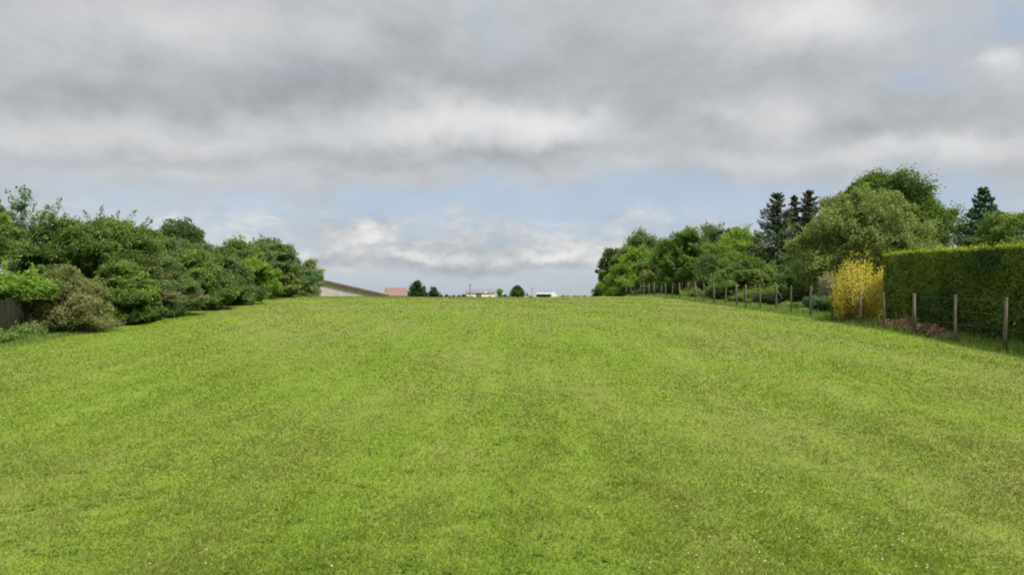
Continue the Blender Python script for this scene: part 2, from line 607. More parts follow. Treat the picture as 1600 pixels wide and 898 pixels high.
tri = np.stack([np.stack([np.arange(ND) * 7 + i, np.arange(ND) * 7 + (i + 1) % 6, np.arange(ND) * 7 + 6], -1) for i in range(6)], 1).reshape(-1, 3)
fl = obj('clover_flowers', new_mesh('clover_flowers', dv, tris=tri), solid_mat('petals', (0.36, 0.38, 0.28), (0.52, 0.53, 0.46), 20))
tag(fl, 'tiny white clover heads sprinkled through the mown grass', 'flowers', kind='stuff')


# ------------------------------------------------------------------ foliage
def unit(v):
    return v / (np.linalg.norm(v, axis=-1, keepdims=True) + 1e-9)


def leaves(name, pos, nrm, size, tint, matr, parent, aspect=0.55, long_dir=None):
    """one mesh of rhombic leaves"""
    N = len(pos)
    r = rng.normal(size=(N, 3)) if long_dir is None else long_dir + 0.35 * rng.normal(size=(N, 3))
    t = unit(r - (r * nrm).sum(-1, keepdims=True) * nrm)
    b = np.cross(nrm, t)
    s = size[:, None]
    fold = nrm * s * 0.18
    v = np.stack([pos - t * s, pos + b * s * aspect + fold, pos + t * s, pos - b * s * aspect + fold], 1).reshape(-1, 3)
    me = new_mesh(name, v, quads=np.arange(4 * N).reshape(-1, 4), tint=tint)
    return obj(name, me, matr, parent)


PROF = {
    'round': lambda t: np.sqrt(np.clip(1 - (2 * t - 1) ** 2, 0, 1)),
    'dome': lambda t: np.clip(1 - t ** 2.2, 0, 1) ** 0.6 * (0.92 + 0.08 * np.sin(math.pi * np.clip(t * 1.6, 0, 1))),
    'egg': lambda t: np.clip(np.sin(math.pi * np.clip(0.06 + 0.94 * t, 0, 1) ** 0.85), 0, 1) ** 0.6,
    'column': lambda t: np.clip(1 - np.abs(2 * t - 0.9) ** 3.2, 0.05, 1) ** 0.7,
    'flat': lambda t: np.where(t < 0.8, 0.86 + 0.14 * np.sin(math.pi * t / 0.8), np.sqrt(np.clip(1 - ((t - 0.8) / 0.2) ** 2, 0, 1)) * 0.86 + 0.02),
    'spire': lambda t: 0.08 + 0.92 * np.clip(1 - t, 0, 1) ** 0.75,
    'spread': lambda t: np.clip(np.sin(math.pi * np.clip(0.12 + 0.88 * t, 0, 1)), 0, 1) ** 0.55,
}


def clumps(R, Ry, z0, z1, prof, n, cr, lump=0.22, seed=0, outer=0.45):
    """clump centres spread through a lumpy envelope"""
    r_ = np.random.default_rng(seed)
    f = PROF[prof]
    n = int(n * 1.5)
    t = r_.random(n)
    w = f(t)
    keep_ = r_.random(n) < (0.25 + 0.75 * w)
    t, w = t[keep_], w[keep_]
    a = r_.random(len(t)) * 2 * math.pi
    ph = r_.random(4) * 6.28
    lf = 1 + lump * (0.5 * np.sin(2 * a + ph[0] + 3 * t) + 0.35 * np.sin(3 * a + ph[1] - 6 * t) + 0.35 * np.sin(5 * a + 9 * t + ph[2]))
    rad = w * lf * np.power(r_.random(len(t)), outer)
    zl = 1 + 0.10 * lump * np.sin(3 * a + ph[3])
    c = np.stack([np.cos(a) * rad * (R - cr * 0.6), np.sin(a) * rad * (Ry - cr * 0.6), z0 + cr * 0.5 + t * zl * (z1 - z0 - cr * 1.1)], -1)
    cs = cr * (0.5 + 0.95 * r_.random(len(t)) ** 1.3)
    return c, cs


def fill(c, cs, per, size, flat=0.75, up=0.45, rand=0.75, droop=0.0):
    """leaves around clump centres; returns pos, normal, size, tint"""
    n = len(c)
    cnt = np.maximum(8, (per * (cs / cs.mean()) ** 2).astype(int))
    idx = np.repeat(np.arange(n), cnt)
    N = len(idx)
    dirs = unit(rng.normal(size=(N, 3)))
    rr = np.power(rng.random(N), 0.5) * (0.72 + 0.55 * rng.random(N))
    off = dirs * (rr * cs[idx])[:, None]
    off[:, 2] *= flat
    pos = c[idx] + off
    pos[:, 2] -= droop * (off[:, 0] ** 2 + off[:, 1] ** 2)
    nrm = unit(dirs * 0.55 + np.array([0, 0, up]) + rand * rng.normal(size=(N, 3)))
    ct = rng.random(n)
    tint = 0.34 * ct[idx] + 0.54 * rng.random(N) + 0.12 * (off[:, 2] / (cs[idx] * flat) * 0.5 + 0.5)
    sz = size * (0.6 + 0.8 * rng.random(N))
    return pos, nrm, sz, tint


def limbs(mb, c, ztop, r0, rng_seed, n=9, fork=0.35, base=(0, 0)):
    """tapered trunk with limbs reaching to some of the clumps"""
    r_ = np.random.default_rng(rng_seed)
    top = np.array([base[0] + r_.normal() * 0.06 * ztop, base[1] + r_.normal() * 0.06 * ztop, ztop])
    pts = []
    for s in np.linspace(0, 1, 7):
        p = np.array([base[0], base[1], -0.15]) * (1 - s) + top * s
        p[:2] += r_.normal(size=2) * 0.02 * ztop * (0 < s < 1)
        pts.append(p)
    rad = [r0 * (1.25 if i == 0 else 1) * (1 - 0.82 * s) for i, s in enumerate(np.linspace(0, 1, 7))]
    mb.tube(pts, rad, 8)
    if len(c):
        for kk in r_.choice(len(c), min(n, len(c)), replace=False):
            q = c[kk]
            h0 = min(max(fork * ztop, q[2] * 0.55), ztop * 0.9)
            s = (h0 + 0.15) / (ztop + 0.15)
            p0 = np.array([base[0], base[1], -0.15]) * (1 - s) + top * s
            mid = 0.5 * (p0 + q) + np.array([0, 0, 0.08 * ztop])
            rr = r0 * (1 - 0.82 * s) * 0.6
            mb.tube([p0, mid, q], [rr, rr * 0.6, rr * 0.2], 5, cap=False)


def plant(name, px, top, wpx, dist, matr, label, cat, *, base_py=None, crown_from=0.0, prof='dome', n=70, per=260, leaf=0.10,
          cr=None, lump=0.25, trunk=0.12, stems=1, depth=1.0, sprig=0, sprig_h=0.5, bark=None, group=None, flat=0.75, up=0.45, rand=0.75,
          outer=0.45, extra=None, seed=None, droop=0.0, aspect=0.55, lean=0.0):
    """a tree or shrub whose crown spans wpx photo pixels round px and tops out at row `top`, `dist` metres away"""
    x = wx_of(px, dist)
    zb = float(gz(x, dist))
    H = wz_of(top, dist) - zb
    R = 0.5 * wpx * dist / FPX
    Ry = R * depth
    cr = cr or 0.26 * R
    seed = seed if seed is not None else int(px * 13 + dist * 7 + top) % 99991
    root = thing(name, (x, dist, zb), label, cat, group)
    if cat == 'shrub' and not sprig:
        sprig, sprig_h = 44, min(0.45, 0.16 * H)
        R *= 1.06
    z0 = crown_from * H
    c, cs = clumps(R, Ry, z0, H, prof, n, cr, lump, seed, outer)
    if lean:
        c[:, 0] += lean * (c[:, 2] - z0)
    if extra is not None:
        ec = np.array([(e[0] * R, e[1] * Ry, e[2] * H) for e in extra])
        es = np.array([e[3] * R for e in extra])
        c = np.concatenate([c, ec])
        cs = np.concatenate([cs, es])
    leaf *= 0.74
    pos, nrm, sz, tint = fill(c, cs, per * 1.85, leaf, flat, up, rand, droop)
    # break up the roundness of the clumps
    rw = np.random.default_rng(seed + 77)
    for fq, am in ((1.5, 0.30), (3.1, 0.20), (6.5, 0.10)):
        for ax in range(3):
            kv = unit(rw.normal(size=3)) * fq / cr
            pos[:, ax] += am * cr * np.sin(pos @ kv + rw.random() * 6.28)
    # stretch the crown to the size the plant really has
    Ht = H - 0.45 * sprig_h * (sprig > 0)
    mid_ = 0.5 * (np.quantile(pos[:, 0], 0.01) + np.quantile(pos[:, 0], 0.99))
    pos[:, 0] -= mid_
    c[:, 0] -= mid_
    sx_ = R / np.quantile(np.abs(pos[:, 0]), 0.978)
    sy_ = Ry / np.quantile(np.abs(pos[:, 1]), 0.978)
    za_, zb_ = np.quantile(pos[:, 2], 0.004), np.quantile(pos[:, 2], 0.994)
    zlo = max(z0, 0.03)
    for arr in (pos, c):
        arr[:, 0] *= sx_
        arr[:, 1] *= sy_
        arr[:, 2] = zlo + (arr[:, 2] - za_) * (Ht - zlo) / (zb_ - za_)
    r_ = np.random.default_rng(seed + 1)
    if sprig:
        # leafy shoots standing out of the crown
        hi = c[np.argsort(c[:, 2] + 0.25 * np.linalg.norm(c[:, :2], axis=1) + r_.normal(size=len(c)) * 0.18 * H)[::-1][:max(4, sprig)]]
        P, Nn, Sz, T = [], [], [], []
        for kk in range(sprig):
            q = hi[kk % len(hi)] + r_.normal(size=3) * cr * 0.5
            dd = np.array([q[0] * 0.5 / R, q[1] * 0.5 / R, 0.0]) + r_.normal(size=3) * 0.28 + np.array([0, 0, 1.0])
            dd /= np.linalg.norm(dd)
            L = sprig_h * (0.5 + 0.9 * r_.random())
            m_ = int(26 * max(1, L / 0.5) * (0.1 / leaf) ** 0.7)
            s = r_.random(m_)
            P.append(q + dd * (L * s)[:, None] + r_.normal(size=(m_, 3)) * (0.09 * (1.25 - s))[:, None] * (L + 0.3))
            Nn.append(unit(r_.normal(size=(m_, 3)) + np.array([0, 0, 0.4])))
            Sz.append(leaf * (0.6 + 0.6 * r_.random(m_)))
            T.append(0.35 + 0.6 * r_.random(m_))
        pos = np.concatenate([pos] + P)
        nrm = np.concatenate([nrm] + Nn)
        sz = np.concatenate([sz] + Sz)
        tint = np.concatenate([tint] + T)
    ok = pos[:, 2] > 0.02
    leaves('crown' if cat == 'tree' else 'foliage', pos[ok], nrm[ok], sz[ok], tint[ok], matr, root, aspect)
    if stems == 1:
        mb = MB()
        limbs(mb, c, H * 0.8, trunk, seed + 3, n=12)
        mb.build('trunk' if cat == 'tree' else 'stem', bark or BARK, root, smooth=True)
    else:
        for kk in range(stems):
            mb = MB()
            bxy = (r_.normal() * 0.22 * R, r_.normal() * 0.22 * Ry)
            near = c[np.argsort(np.hypot(c[:, 0] - bxy[0] * 3, c[:, 1] - bxy[1] * 3))[:10]]
            limbs(mb, near, H * (0.55 + 0.25 * r_.random()), trunk, seed + 5 + kk, n=4, base=bxy)
            mb.build('stem', bark or BARK, root, smooth=True)
    return root


def conifer(name, px, top, wpx, dist, matr, label, group=None, tiers=22, per=60, leaf=0.10, z_from=0.12, power=0.85, ragged=0.2, seed=1, trunk=0.16, up=0.15):
    x = wx_of(px, dist)
    zb = float(gz(x, dist))
    H = wz_of(top, dist) - zb
    R = 0.5 * wpx * dist / FPX
    root = thing(name, (x, dist, zb), label, 'tree', group)
    r_ = np.random.default_rng(seed)
    mb = MB()
    mb.tube([(0, 0, -0.2), (0, 0, H * 0.5), (0.02 * R, 0, H * 0.985)], [trunk, trunk * 0.6, 0.012], 8)
    P, Nn, Sz, T, LDir = [], [], [], [], []
    for i in range(tiers):
        t = (i + r_.random() * 0.6) / tiers
        z = H * (z_from + (1 - z_from) * t ** 0.92)
        Lm = R * (1 - t) ** power + 0.05 * R
        z0_, zt_ = z, H * 0.985
        nb = int(6 + 6 * (1 - t) + 2)
        a0 = r_.random() * 6.28
        for kk in range(nb):
            a = a0 + 6.28 * kk / nb + r_.normal() * 0.18
            L = Lm * (1 + ragged * r_.normal())
            L = max(0.03 * R, min(L, 1.25 * Lm))
            s_up = up + 0.5 * t ** 1.5
            tip_ = np.array([math.cos(a) * L, math.sin(a) * L, z + L * (s_up - 0.18)])
            z = min(zt_, max(0.05 * H, z0_ + r_.normal() * 0.32 * H / tiers))
            p0 = np.array([0, 0, z])
            midp = 0.5 * (p0 + tip_) - np.array([0, 0, 0.10 * L])
            mb.tube([p0, midp, tip_], [0.022 * (1.3 - t), 0.014, 0.004], 4, cap=False)
            m_ = int(1.6 * per * (0.25 + L / R))
            s = r_.random(m_) ** 0.75
            along = (1 - s)[:, None] ** 2 * p0 + (2 * s * (1 - s))[:, None] * midp + (s ** 2)[:, None] * tip_
            wd = (0.05 + 0.20 * L * np.sin(np.clip(s * 0.9 + 0.1, 0, 1) * math.pi) ** 0.8)
            sidev = np.array([-math.sin(a), math.cos(a), 0])
            sd = (r_.random(m_) * 2 - 1) * wd
            along = along + sidev * sd[:, None]
            along[:, 2] -= np.abs(sd) * 0.45 + 0.16 * r_.random(m_) * (0.5 + L)
            P.append(along)
            LDir.append(unit(np.array([math.cos(a), math.sin(a), 0.1]) + sidev * (np.sign(sd) * 0.7)[:, None]))
            Nn.append(unit(np.array([0, 0, 1.0]) + r_.normal(size=(m_, 3)) * 0.5))
            Sz.append(leaf * (0.6 + 0.7 * r_.random(m_)))
            T.append(0.3 * r_.random() + 0.5 * r_.random(m_) + 0.2 * s)
    pos, nrm = np.concatenate(P), np.concatenate(Nn)
    leaves('crown', pos, nrm, np.concatenate(Sz), np.concatenate(T), matr, root, 0.42, np.concatenate(LDir))
    mb.build('trunk', BARK, root, smooth=True)
    return root


def spray(name, x, y, H, R, matr, label, cat, *, n=60, per=70, leaf=0.06, bark=None, group=None, splay=1.0, seed=0, power=1.0, rand=0.5, base_r=0.25, low=0.1, part='foliage', spread=0.06, aspect=0.45):
    """upright shoots fanning from the ground, leafy along their length"""
    r_ = np.random.default_rng(seed)
    zb = float(gz(x, y))
    root = thing(name, (x, y, zb), label, cat, group)
    mb = MB()
    P, Nn, Sz, T, LDir = [], [], [], [], []
    for kk in range(n):
        a = r_.random() * 6.28
        q = r_.random() ** 0.6
        b0 = np.array([math.cos(a) * base_r * R * q, math.sin(a) * base_r * R * q, -0.03])
        L = H * (0.45 + 0.55 * r_.random() ** 0.8) * (1 - 0.30 * q ** 2) * (1 + 0.10 * math.sin(3 * a + 1.7))
        tipv = np.array([math.cos(a + r_.normal() * 0.2) * R * q * splay, math.sin(a) * R * q * splay, L])
        ctl = np.array([b0[0] + (tipv[0] - b0[0]) * 0.35, b0[1] + (tipv[1] - b0[1]) * 0.35, L * 0.6])
        mb.tube([b0, ctl, tipv], [0.012, 0.008, 0.003], 4, cap=False)
        s = low + (1 - low) * r_.random(per)
        pt = (1 - s)[:, None] ** 2 * b0 + (2 * s * (1 - s))[:, None] * ctl + (s ** 2)[:, None] * tipv
        pt = pt + r_.normal(size=(per, 3)) * spread * H * (0.5 + 0.6 * s)[:, None]
        P.append(pt)
        Nn.append(unit(r_.normal(size=(per, 3)) * rand + np.array([math.cos(a) * 0.6, math.sin(a) * 0.6, 0.4])))
        LDir.append(np.repeat(unit((tipv - b0)[None]), per, 0))
        Sz.append(leaf * (0.6 + 0.8 * r_.random(per)))
        T.append(0.35 * r_.random() + 0.45 * r_.random(per) + 0.2 * s)
    pos = np.concatenate(P)
    ok = pos[:, 2] > 0.0
    leaves(part, pos[ok], np.concatenate(Nn)[ok], np.concatenate(Sz)[ok], np.concatenate(T)[ok], matr, root, aspect, np.concatenate(LDir)[ok])
    mb.build('branches', bark or BARK, root)
    return root


# leaf colours by kind
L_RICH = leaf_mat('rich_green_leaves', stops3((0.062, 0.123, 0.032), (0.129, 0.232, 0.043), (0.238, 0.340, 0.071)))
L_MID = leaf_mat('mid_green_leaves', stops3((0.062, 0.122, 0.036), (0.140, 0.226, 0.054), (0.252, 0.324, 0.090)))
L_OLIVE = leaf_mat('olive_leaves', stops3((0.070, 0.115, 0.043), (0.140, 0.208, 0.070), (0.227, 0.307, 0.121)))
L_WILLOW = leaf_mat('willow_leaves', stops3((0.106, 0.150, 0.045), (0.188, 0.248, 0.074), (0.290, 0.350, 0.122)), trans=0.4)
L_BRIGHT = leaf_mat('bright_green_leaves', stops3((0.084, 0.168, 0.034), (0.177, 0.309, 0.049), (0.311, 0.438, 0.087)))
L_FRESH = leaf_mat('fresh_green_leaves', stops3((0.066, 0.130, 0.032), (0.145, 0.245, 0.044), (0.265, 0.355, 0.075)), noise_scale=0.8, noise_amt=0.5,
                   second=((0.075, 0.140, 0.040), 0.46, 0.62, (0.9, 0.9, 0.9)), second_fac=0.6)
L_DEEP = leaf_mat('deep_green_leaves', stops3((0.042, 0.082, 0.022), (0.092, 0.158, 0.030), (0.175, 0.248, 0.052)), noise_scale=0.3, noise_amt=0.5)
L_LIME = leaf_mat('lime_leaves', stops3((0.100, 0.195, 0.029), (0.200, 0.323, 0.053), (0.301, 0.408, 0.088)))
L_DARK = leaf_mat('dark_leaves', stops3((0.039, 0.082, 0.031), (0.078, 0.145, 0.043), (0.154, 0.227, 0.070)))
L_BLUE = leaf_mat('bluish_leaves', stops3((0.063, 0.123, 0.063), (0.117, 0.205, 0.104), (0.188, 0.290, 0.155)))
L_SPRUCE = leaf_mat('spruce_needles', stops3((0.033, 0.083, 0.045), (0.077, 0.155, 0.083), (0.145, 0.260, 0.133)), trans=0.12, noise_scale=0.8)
L_SPRUCE_DRY = leaf_mat('spruce_needles_with_brown', stops3((0.045, 0.090, 0.045), (0.094, 0.157, 0.077), (0.175, 0.238, 0.117)), trans=0.12,
                        second=((0.075, 0.055, 0.030), 0.45, 0.62, (0.5, 0.5, 0.5)), second_fac=0.7)
L_PINK = leaf_mat('faded_blossom_leaves', stops3((0.132, 0.167, 0.060), (0.282, 0.281, 0.129), (0.430, 0.400, 0.211)), noise_scale=0.9,
                  second=((0.115, 0.165, 0.040), 0.44, 0.64, (0.8, 0.8, 1.1)), second_fac=0.7)
L_PINKGREEN = leaf_mat('green_leaves_with_faded_blossom', stops3((0.070, 0.151, 0.043), (0.147, 0.240, 0.082), (0.244, 0.312, 0.150)), noise_scale=0.9,
                       second=((0.26, 0.20, 0.13), 0.46, 0.64, (0.9, 0.9, 1.2)), second_fac=0.75)
L_BROWNGREEN = leaf_mat('brownish_green_leaves', stops3((0.073, 0.135, 0.049), (0.136, 0.212, 0.070), (0.209, 0.280, 0.121)), noise_scale=0.6,
                        second=((0.120, 0.095, 0.050), 0.48, 0.66, (0.6, 0.6, 0.8)), second_fac=0.6)
L_YELLOW = leaf_mat('yellow_leaves', stops3((0.27, 0.245, 0.045), (0.60, 0.52, 0.085), (0.78, 0.70, 0.18)), noise_scale=1.6,
                    second=((0.22, 0.21, 0.035), 0.50, 0.66, (1.6, 1.6, 1.0)), second_fac=0.7)
L_THUJA = leaf_mat('clipped_hedge_leaves', stops3((0.026, 0.058, 0.012), (0.078, 0.142, 0.018), (0.165, 0.235, 0.030)), noise_scale=0.55, noise_amt=0.9, trans=0.25,
                   second=((0.15, 0.165, 0.020), 0.48, 0.70, (0.8, 0.5, 0.45)), second_fac=0.5)
L_THUJA_LIT = leaf_mat('sunlit_hedge_leaves', stops3((0.156, 0.213, 0.019), (0.260, 0.325, 0.031), (0.364, 0.413, 0.054)), trans=0.3)  # lighter copy of the hedge leaves, sunlight on the top painted in
L_WEED = leaf_mat('weed_leaves', stops3((0.095, 0.167, 0.037), (0.179, 0.278, 0.065), (0.283, 0.380, 0.121)))
L_DEAD = leaf_mat('dead_weed_leaves', stops3((0.105, 0.063, 0.045), (0.225, 0.135, 0.093), (0.375, 0.247, 0.180)), trans=0.15)
L_GREY = leaf_mat('grey_green_leaves', stops3((0.059, 0.112, 0.059), (0.112, 0.185, 0.106), (0.185, 0.264, 0.165)))
L_WHITE = leaf_mat('white_blossom', stops3((0.070, 0.091, 0.046), (0.280, 0.266, 0.221), (0.420, 0.406, 0.351)))

# ================================================================== left-hand hedge and trees (front row stands at x of about -16)
def L(px, off=0.0):
    """distance of the left boundary, `off` metres behind it, at photo column px"""
    return (16.0 + off) * FPX / (800 - px)


G_LS = 'shrubs along the left edge of the field'
G_LT = 'trees behind the left hedge'
plant('broadleaf_tree', -46, 240, 136, 24.5, L_MID, 'light green tree cut off by the left edge of the photo, open branches', 'tree', crown_from=0.25, prof='round', n=52, per=230,
      leaf=0.085, cr=0.42, lump=0.4, trunk=0.14, group=G_LT, sprig=26, sprig_h=0.8, outer=0.6)
plant('broadleaf_tree', 40, 303, 54, 27.5, L_BLUE, 'slender bluish green tree with feathery tip at far left', 'tree', crown_from=0.3, prof='egg', n=20, per=150, leaf=0.075, cr=0.24,
      lump=0.4, trunk=0.08, group=G_LT, sprig=60, sprig_h=1.1)
plant('broadleaf_tree', 143, 336, 182, 28.5, L_MID, 'wide dark green tree with ragged twiggy top behind the pinkish bush', 'tree', crown_from=0.18, prof='flat', n=120, per=420,
      leaf=0.068, cr=0.42, lump=0.3, trunk=0.16, group=G_LT, sprig=64, sprig_h=0.7, depth=0.7)
plant('broadleaf_tree', 278, 351, 96, 44, L_DARK, 'dark dome shaped tree rising behind the rounded left hedge', 'tree', crown_from=0.25, prof='round', n=80, per=300, leaf=0.10, cr=0.5,
      lump=0.15, trunk=0.18, group=G_LT)
plant('rounded_shrub', 266, 370, 158, 33.0, L_BROWNGREEN, 'tall rounded brownish green shrub below the dark dome tree', 'shrub', prof='dome', n=140, per=300, leaf=0.075, cr=0.42, lump=0.15,
      trunk=0.05, stems=4, group=G_LS, depth=0.7)
plant('rounded_shrub', 222, 383, 96, 36, L_MID, 'green shrub filling the gap between wide tree and rounded shrub', 'shrub', prof='dome', n=60, per=260, leaf=0.08, cr=0.42, lump=0.2,
      trunk=0.05, stems=3, group=G_LS)
# front row
plant('overhanging_shrub', 12, 420, 118, 22.2, L_BRIGHT, 'bright yellow green bush overhanging the dark board fence at far left', 'shrub', crown_from=0.45, prof='round', n=64, per=280, leaf=0.06,
      cr=0.30, lump=0.25, trunk=0.04, stems=4, group=G_LS, depth=0.8, up=0.7)
plant('blossom_shrub', 103, 416, 116, 23.5, L_PINK, 'pale pinkish brown bush of fading blossom beside the dark board fence', 'shrub', prof='dome', n=130, per=300, leaf=0.042, cr=0.34, lump=0.1, seed=31,
      trunk=0.03, stems=6, group=G_LS, depth=0.8, sprig=30, sprig_h=0.3)
plant('leafy_shrub', 180, 406, 108, 26.1, L_FRESH, 'fresh bright green bush between two pinkish brown bushes', 'shrub', prof='dome', n=90, per=280, leaf=0.065, cr=0.30, lump=0.25,
      trunk=0.04, stems=5, group=G_LS, depth=0.8, up=0.7)
plant('blossom_shrub', 246, 400, 118, 28.6, L_PINKGREEN, 'green bush flecked with pinkish brown blossom below the rounded shrub', 'shrub', prof='dome', n=110, per=280, leaf=0.05, cr=0.30, lump=0.2,
      trunk=0.03, stems=5, group=G_LS, depth=0.7, sprig=24, sprig_h=0.3)
plant('leafy_shrub', 306, 390, 104, 31.9, L_MID, 'plain mid green bush at the right foot of the rounded shrub', 'shrub', prof='dome', n=90, per=260, leaf=0.07, cr=0.34, lump=0.2,
      trunk=0.04, stems=5, group=G_LS, depth=0.7)
plant('leafy_shrub', 352, 400, 92, 35.3, L_OLIVE, 'olive bush in the dip of the left tree line', 'shrub', prof='dome', n=80, per=240, leaf=0.075, cr=0.36, lump=0.25,
      trunk=0.04, stems=5, group=G_LS, depth=0.8)
G_LB = 'brambles filling the foot of the left hedge'
for px_b, tp_b, w_b, of_b, mt_b, lb_ in [(62, 462, 60, 0.5, L_OLIVE, 'bramble between dark board fence and pale blossom bush'),
                                         (143, 448, 64, 0.5, L_BROWNGREEN, 'bramble between pale blossom bush and bright green bush'),
                                         (212, 436, 62, 0.6, L_MID, 'bramble between bright green bush and pink flecked bush'),
                                         (276, 428, 62, 0.6, L_OLIVE, 'bramble between pink flecked bush and plain mid green bush'),
                                         (330, 424, 56, 0.7, L_PINKGREEN, 'bramble between plain mid green bush and olive bush'),
                                         (373, 424, 54, 0.8, L_MID, 'bramble below the tallest ragged tree in the dip'),
                                         (412, 428, 48, 0.9, L_BROWNGREEN, 'bramble at the foot of the broad topped olive tree'),
                                         (446, 432, 40, 1.0, L_OLIVE, 'bramble near the crest below the bluish dark tree')]:
    plant('bramble_bush', px_b, tp_b, w_b, L(px_b, of_b), mt_b, lb_, 'bramble', prof='dome', n=60, per=200, leaf=0.06, cr=0.32, lump=0.35, trunk=0.02, stems=4, group=G_LB, sprig=40, sprig_h=0.35)
G_LT2 = 'young trees at the far end of the left hedge'
plant('young_tree', 368, 373, 80, 41.5, L_MID, 'tallest ragged tree at the dip in the left tree line', 'tree', crown_from=0.05, prof='egg', n=80, per=240, leaf=0.085, cr=0.42, lump=0.35,
      trunk=0.08, group=G_LT2, sprig=24, sprig_h=0.5)
plant('young_tree', 415, 372, 92, 43.5, L_OLIVE, 'broad topped olive tree in the middle of the far left clump', 'tree', crown_from=0.02, prof='egg', n=95, per=240, leaf=0.085, cr=0.42, lump=0.25,
      trunk=0.08, group=G_LT2, sprig=22, sprig_h=0.5)
plant('leafy_shrub', 394, 402, 72, 40.2, L_LIME, 'light green shrub with pale stems in front of the far left clump', 'shrub', prof='column', n=60, per=220, leaf=0.08, cr=0.36, lump=0.25,
      trunk=0.035, stems=5, bark=BARK_PALE, group=G_LS)
plant('leafy_shrub', 434, 406, 58, 43.2, L_WILLOW, 'narrow greyish shrub with pale stem near the end of the left hedge', 'shrub', prof='column', n=46, per=220, leaf=0.08, cr=0.36, lump=0.25,
      trunk=0.035, stems=4, bark=BARK_PALE, group=G_LS)
plant('young_tree', 458, 394, 62, 48, L_BLUE, 'bluish dark tree near the end of the left tree line', 'tree', crown_from=0.02, prof='egg', n=70, per=220, leaf=0.095, cr=0.42, lump=0.25,
      trunk=0.07, group=G_LT2, sprig=10, sprig_h=0.6)
plant('young_tree', 486, 404, 30, 52, L_WILLOW, 'slim pale tree ending the left tree line beside the barn', 'tree', crown_from=0.02, prof='column', n=44, per=200, leaf=0.095, cr=0.32, lump=0.25,
      trunk=0.05, group=G_LT2, sprig=6, sprig_h=0.5, bark=BARK_PALE)
plant('young_tree', 330, 402, 70, 52, L_DARK, 'dark tree glimpsed behind the dip in the left tree line', 'tree', crown_from=0.1, prof='round', n=60, per=220, leaf=0.11, cr=0.5, lump=0.2,
      trunk=0.1, group=G_LT2)

# board fence added so the shaded hollow under the overhanging bush stays dark
WOOD_DARK = solid_mat('shade_dark_boards', (0.012, 0.016, 0.009), (0.036, 0.042, 0.024), 6.0, 0.9, (3, 3, 0.25), bump=0.5)
bf = thing('added_board_fence', (-16.25, 19.8, float(gz(-16.25, 19.8))), 'dark upright board fence added to darken the hollow under the overhanging yellow green bush', 'fence')
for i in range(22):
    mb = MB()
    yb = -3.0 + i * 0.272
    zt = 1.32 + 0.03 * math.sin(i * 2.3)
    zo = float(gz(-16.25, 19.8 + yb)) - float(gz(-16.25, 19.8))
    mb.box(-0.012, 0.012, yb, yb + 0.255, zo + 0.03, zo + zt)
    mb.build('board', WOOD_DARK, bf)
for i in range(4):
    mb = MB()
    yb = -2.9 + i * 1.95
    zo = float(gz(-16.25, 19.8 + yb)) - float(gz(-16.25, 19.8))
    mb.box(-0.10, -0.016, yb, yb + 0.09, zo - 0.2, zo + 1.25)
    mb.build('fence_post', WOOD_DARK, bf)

# tall weeds along the foot of the left hedge
k_ = 0
G_W = 'tall weeds at the foot of the left hedge'
WEEDS = [(6, 0.45, 'leafy weed tuft by the dark board fence, nearest the left photo edge'),
         (44, 0.58, 'broad weed tuft under the right end of the board fence'),
         (205, 0.45, 'weed tuft at the foot of the bright green bush'),
         (238, 0.55, 'wide weed tuft before the pink flecked green bush'),
         (285, 0.55, 'weed tuft in front of the plain mid green bush'),
         (330, 0.60, 'grassy weed tuft before the olive bush in the dip'),
         (372, 0.60, 'grassy weed tuft at the foot of the tallest ragged tree'),
         (415, 0.55, 'grassy weed tuft close to the pale stems near the crest')]
for px, h_, lb in WEEDS:
    dd = L(px, -0.25)
    spray('weed_tuft', wx_of(px, dd), dd, h_, 0.5, L_WEED, lb, 'weeds', n=34, per=30, leaf=0.045, group=G_W, seed=int(px) + 5, base_r=0.8, low=0.05, spread=0.08)

# unmown fringe in front of the left hedge
N = 22000
ly_ = 17 + 36 * rng.random(N) ** 1.2
lx_ = -15.25 + 0.5 * rng.normal(size=N)
keep = lx_ < -14.5
lx_, ly_ = lx_[keep], ly_[keep]
N = len(lx_)
hh = (0.06 + 0.30 * vnoise(lx_ * 1.3, ly_ * 0.9, 33)) * (0.5 + rng.random(N)) * np.clip((-14.5 - lx_) * 1.0, 0.25, 1)
a = rng.random(N) * 6.28
b0 = np.stack([lx_, ly_, gz(lx_, ly_) - 0.01], -1)
sd = np.stack([np.cos(a), np.sin(a), 0 * a], -1) * (0.006 + 0.0003 * ly_)[:, None]
tp_ = b0 + np.stack([rng.normal(size=N) * 0.4 * hh, rng.normal(size=N) * 0.4 * hh, hh], -1)
lg = obj('long_grass', new_mesh('hedge_grass', np.stack([b0 - sd, b0 + sd, tp_], 1).reshape(-1, 3), tris=np.arange(3 * N).reshape(-1, 3), tint=rng.random(N)), L_WEED)
tag(lg, 'unmown longer grass fringing the foot of the left hedge', 'grass', kind='stuff')

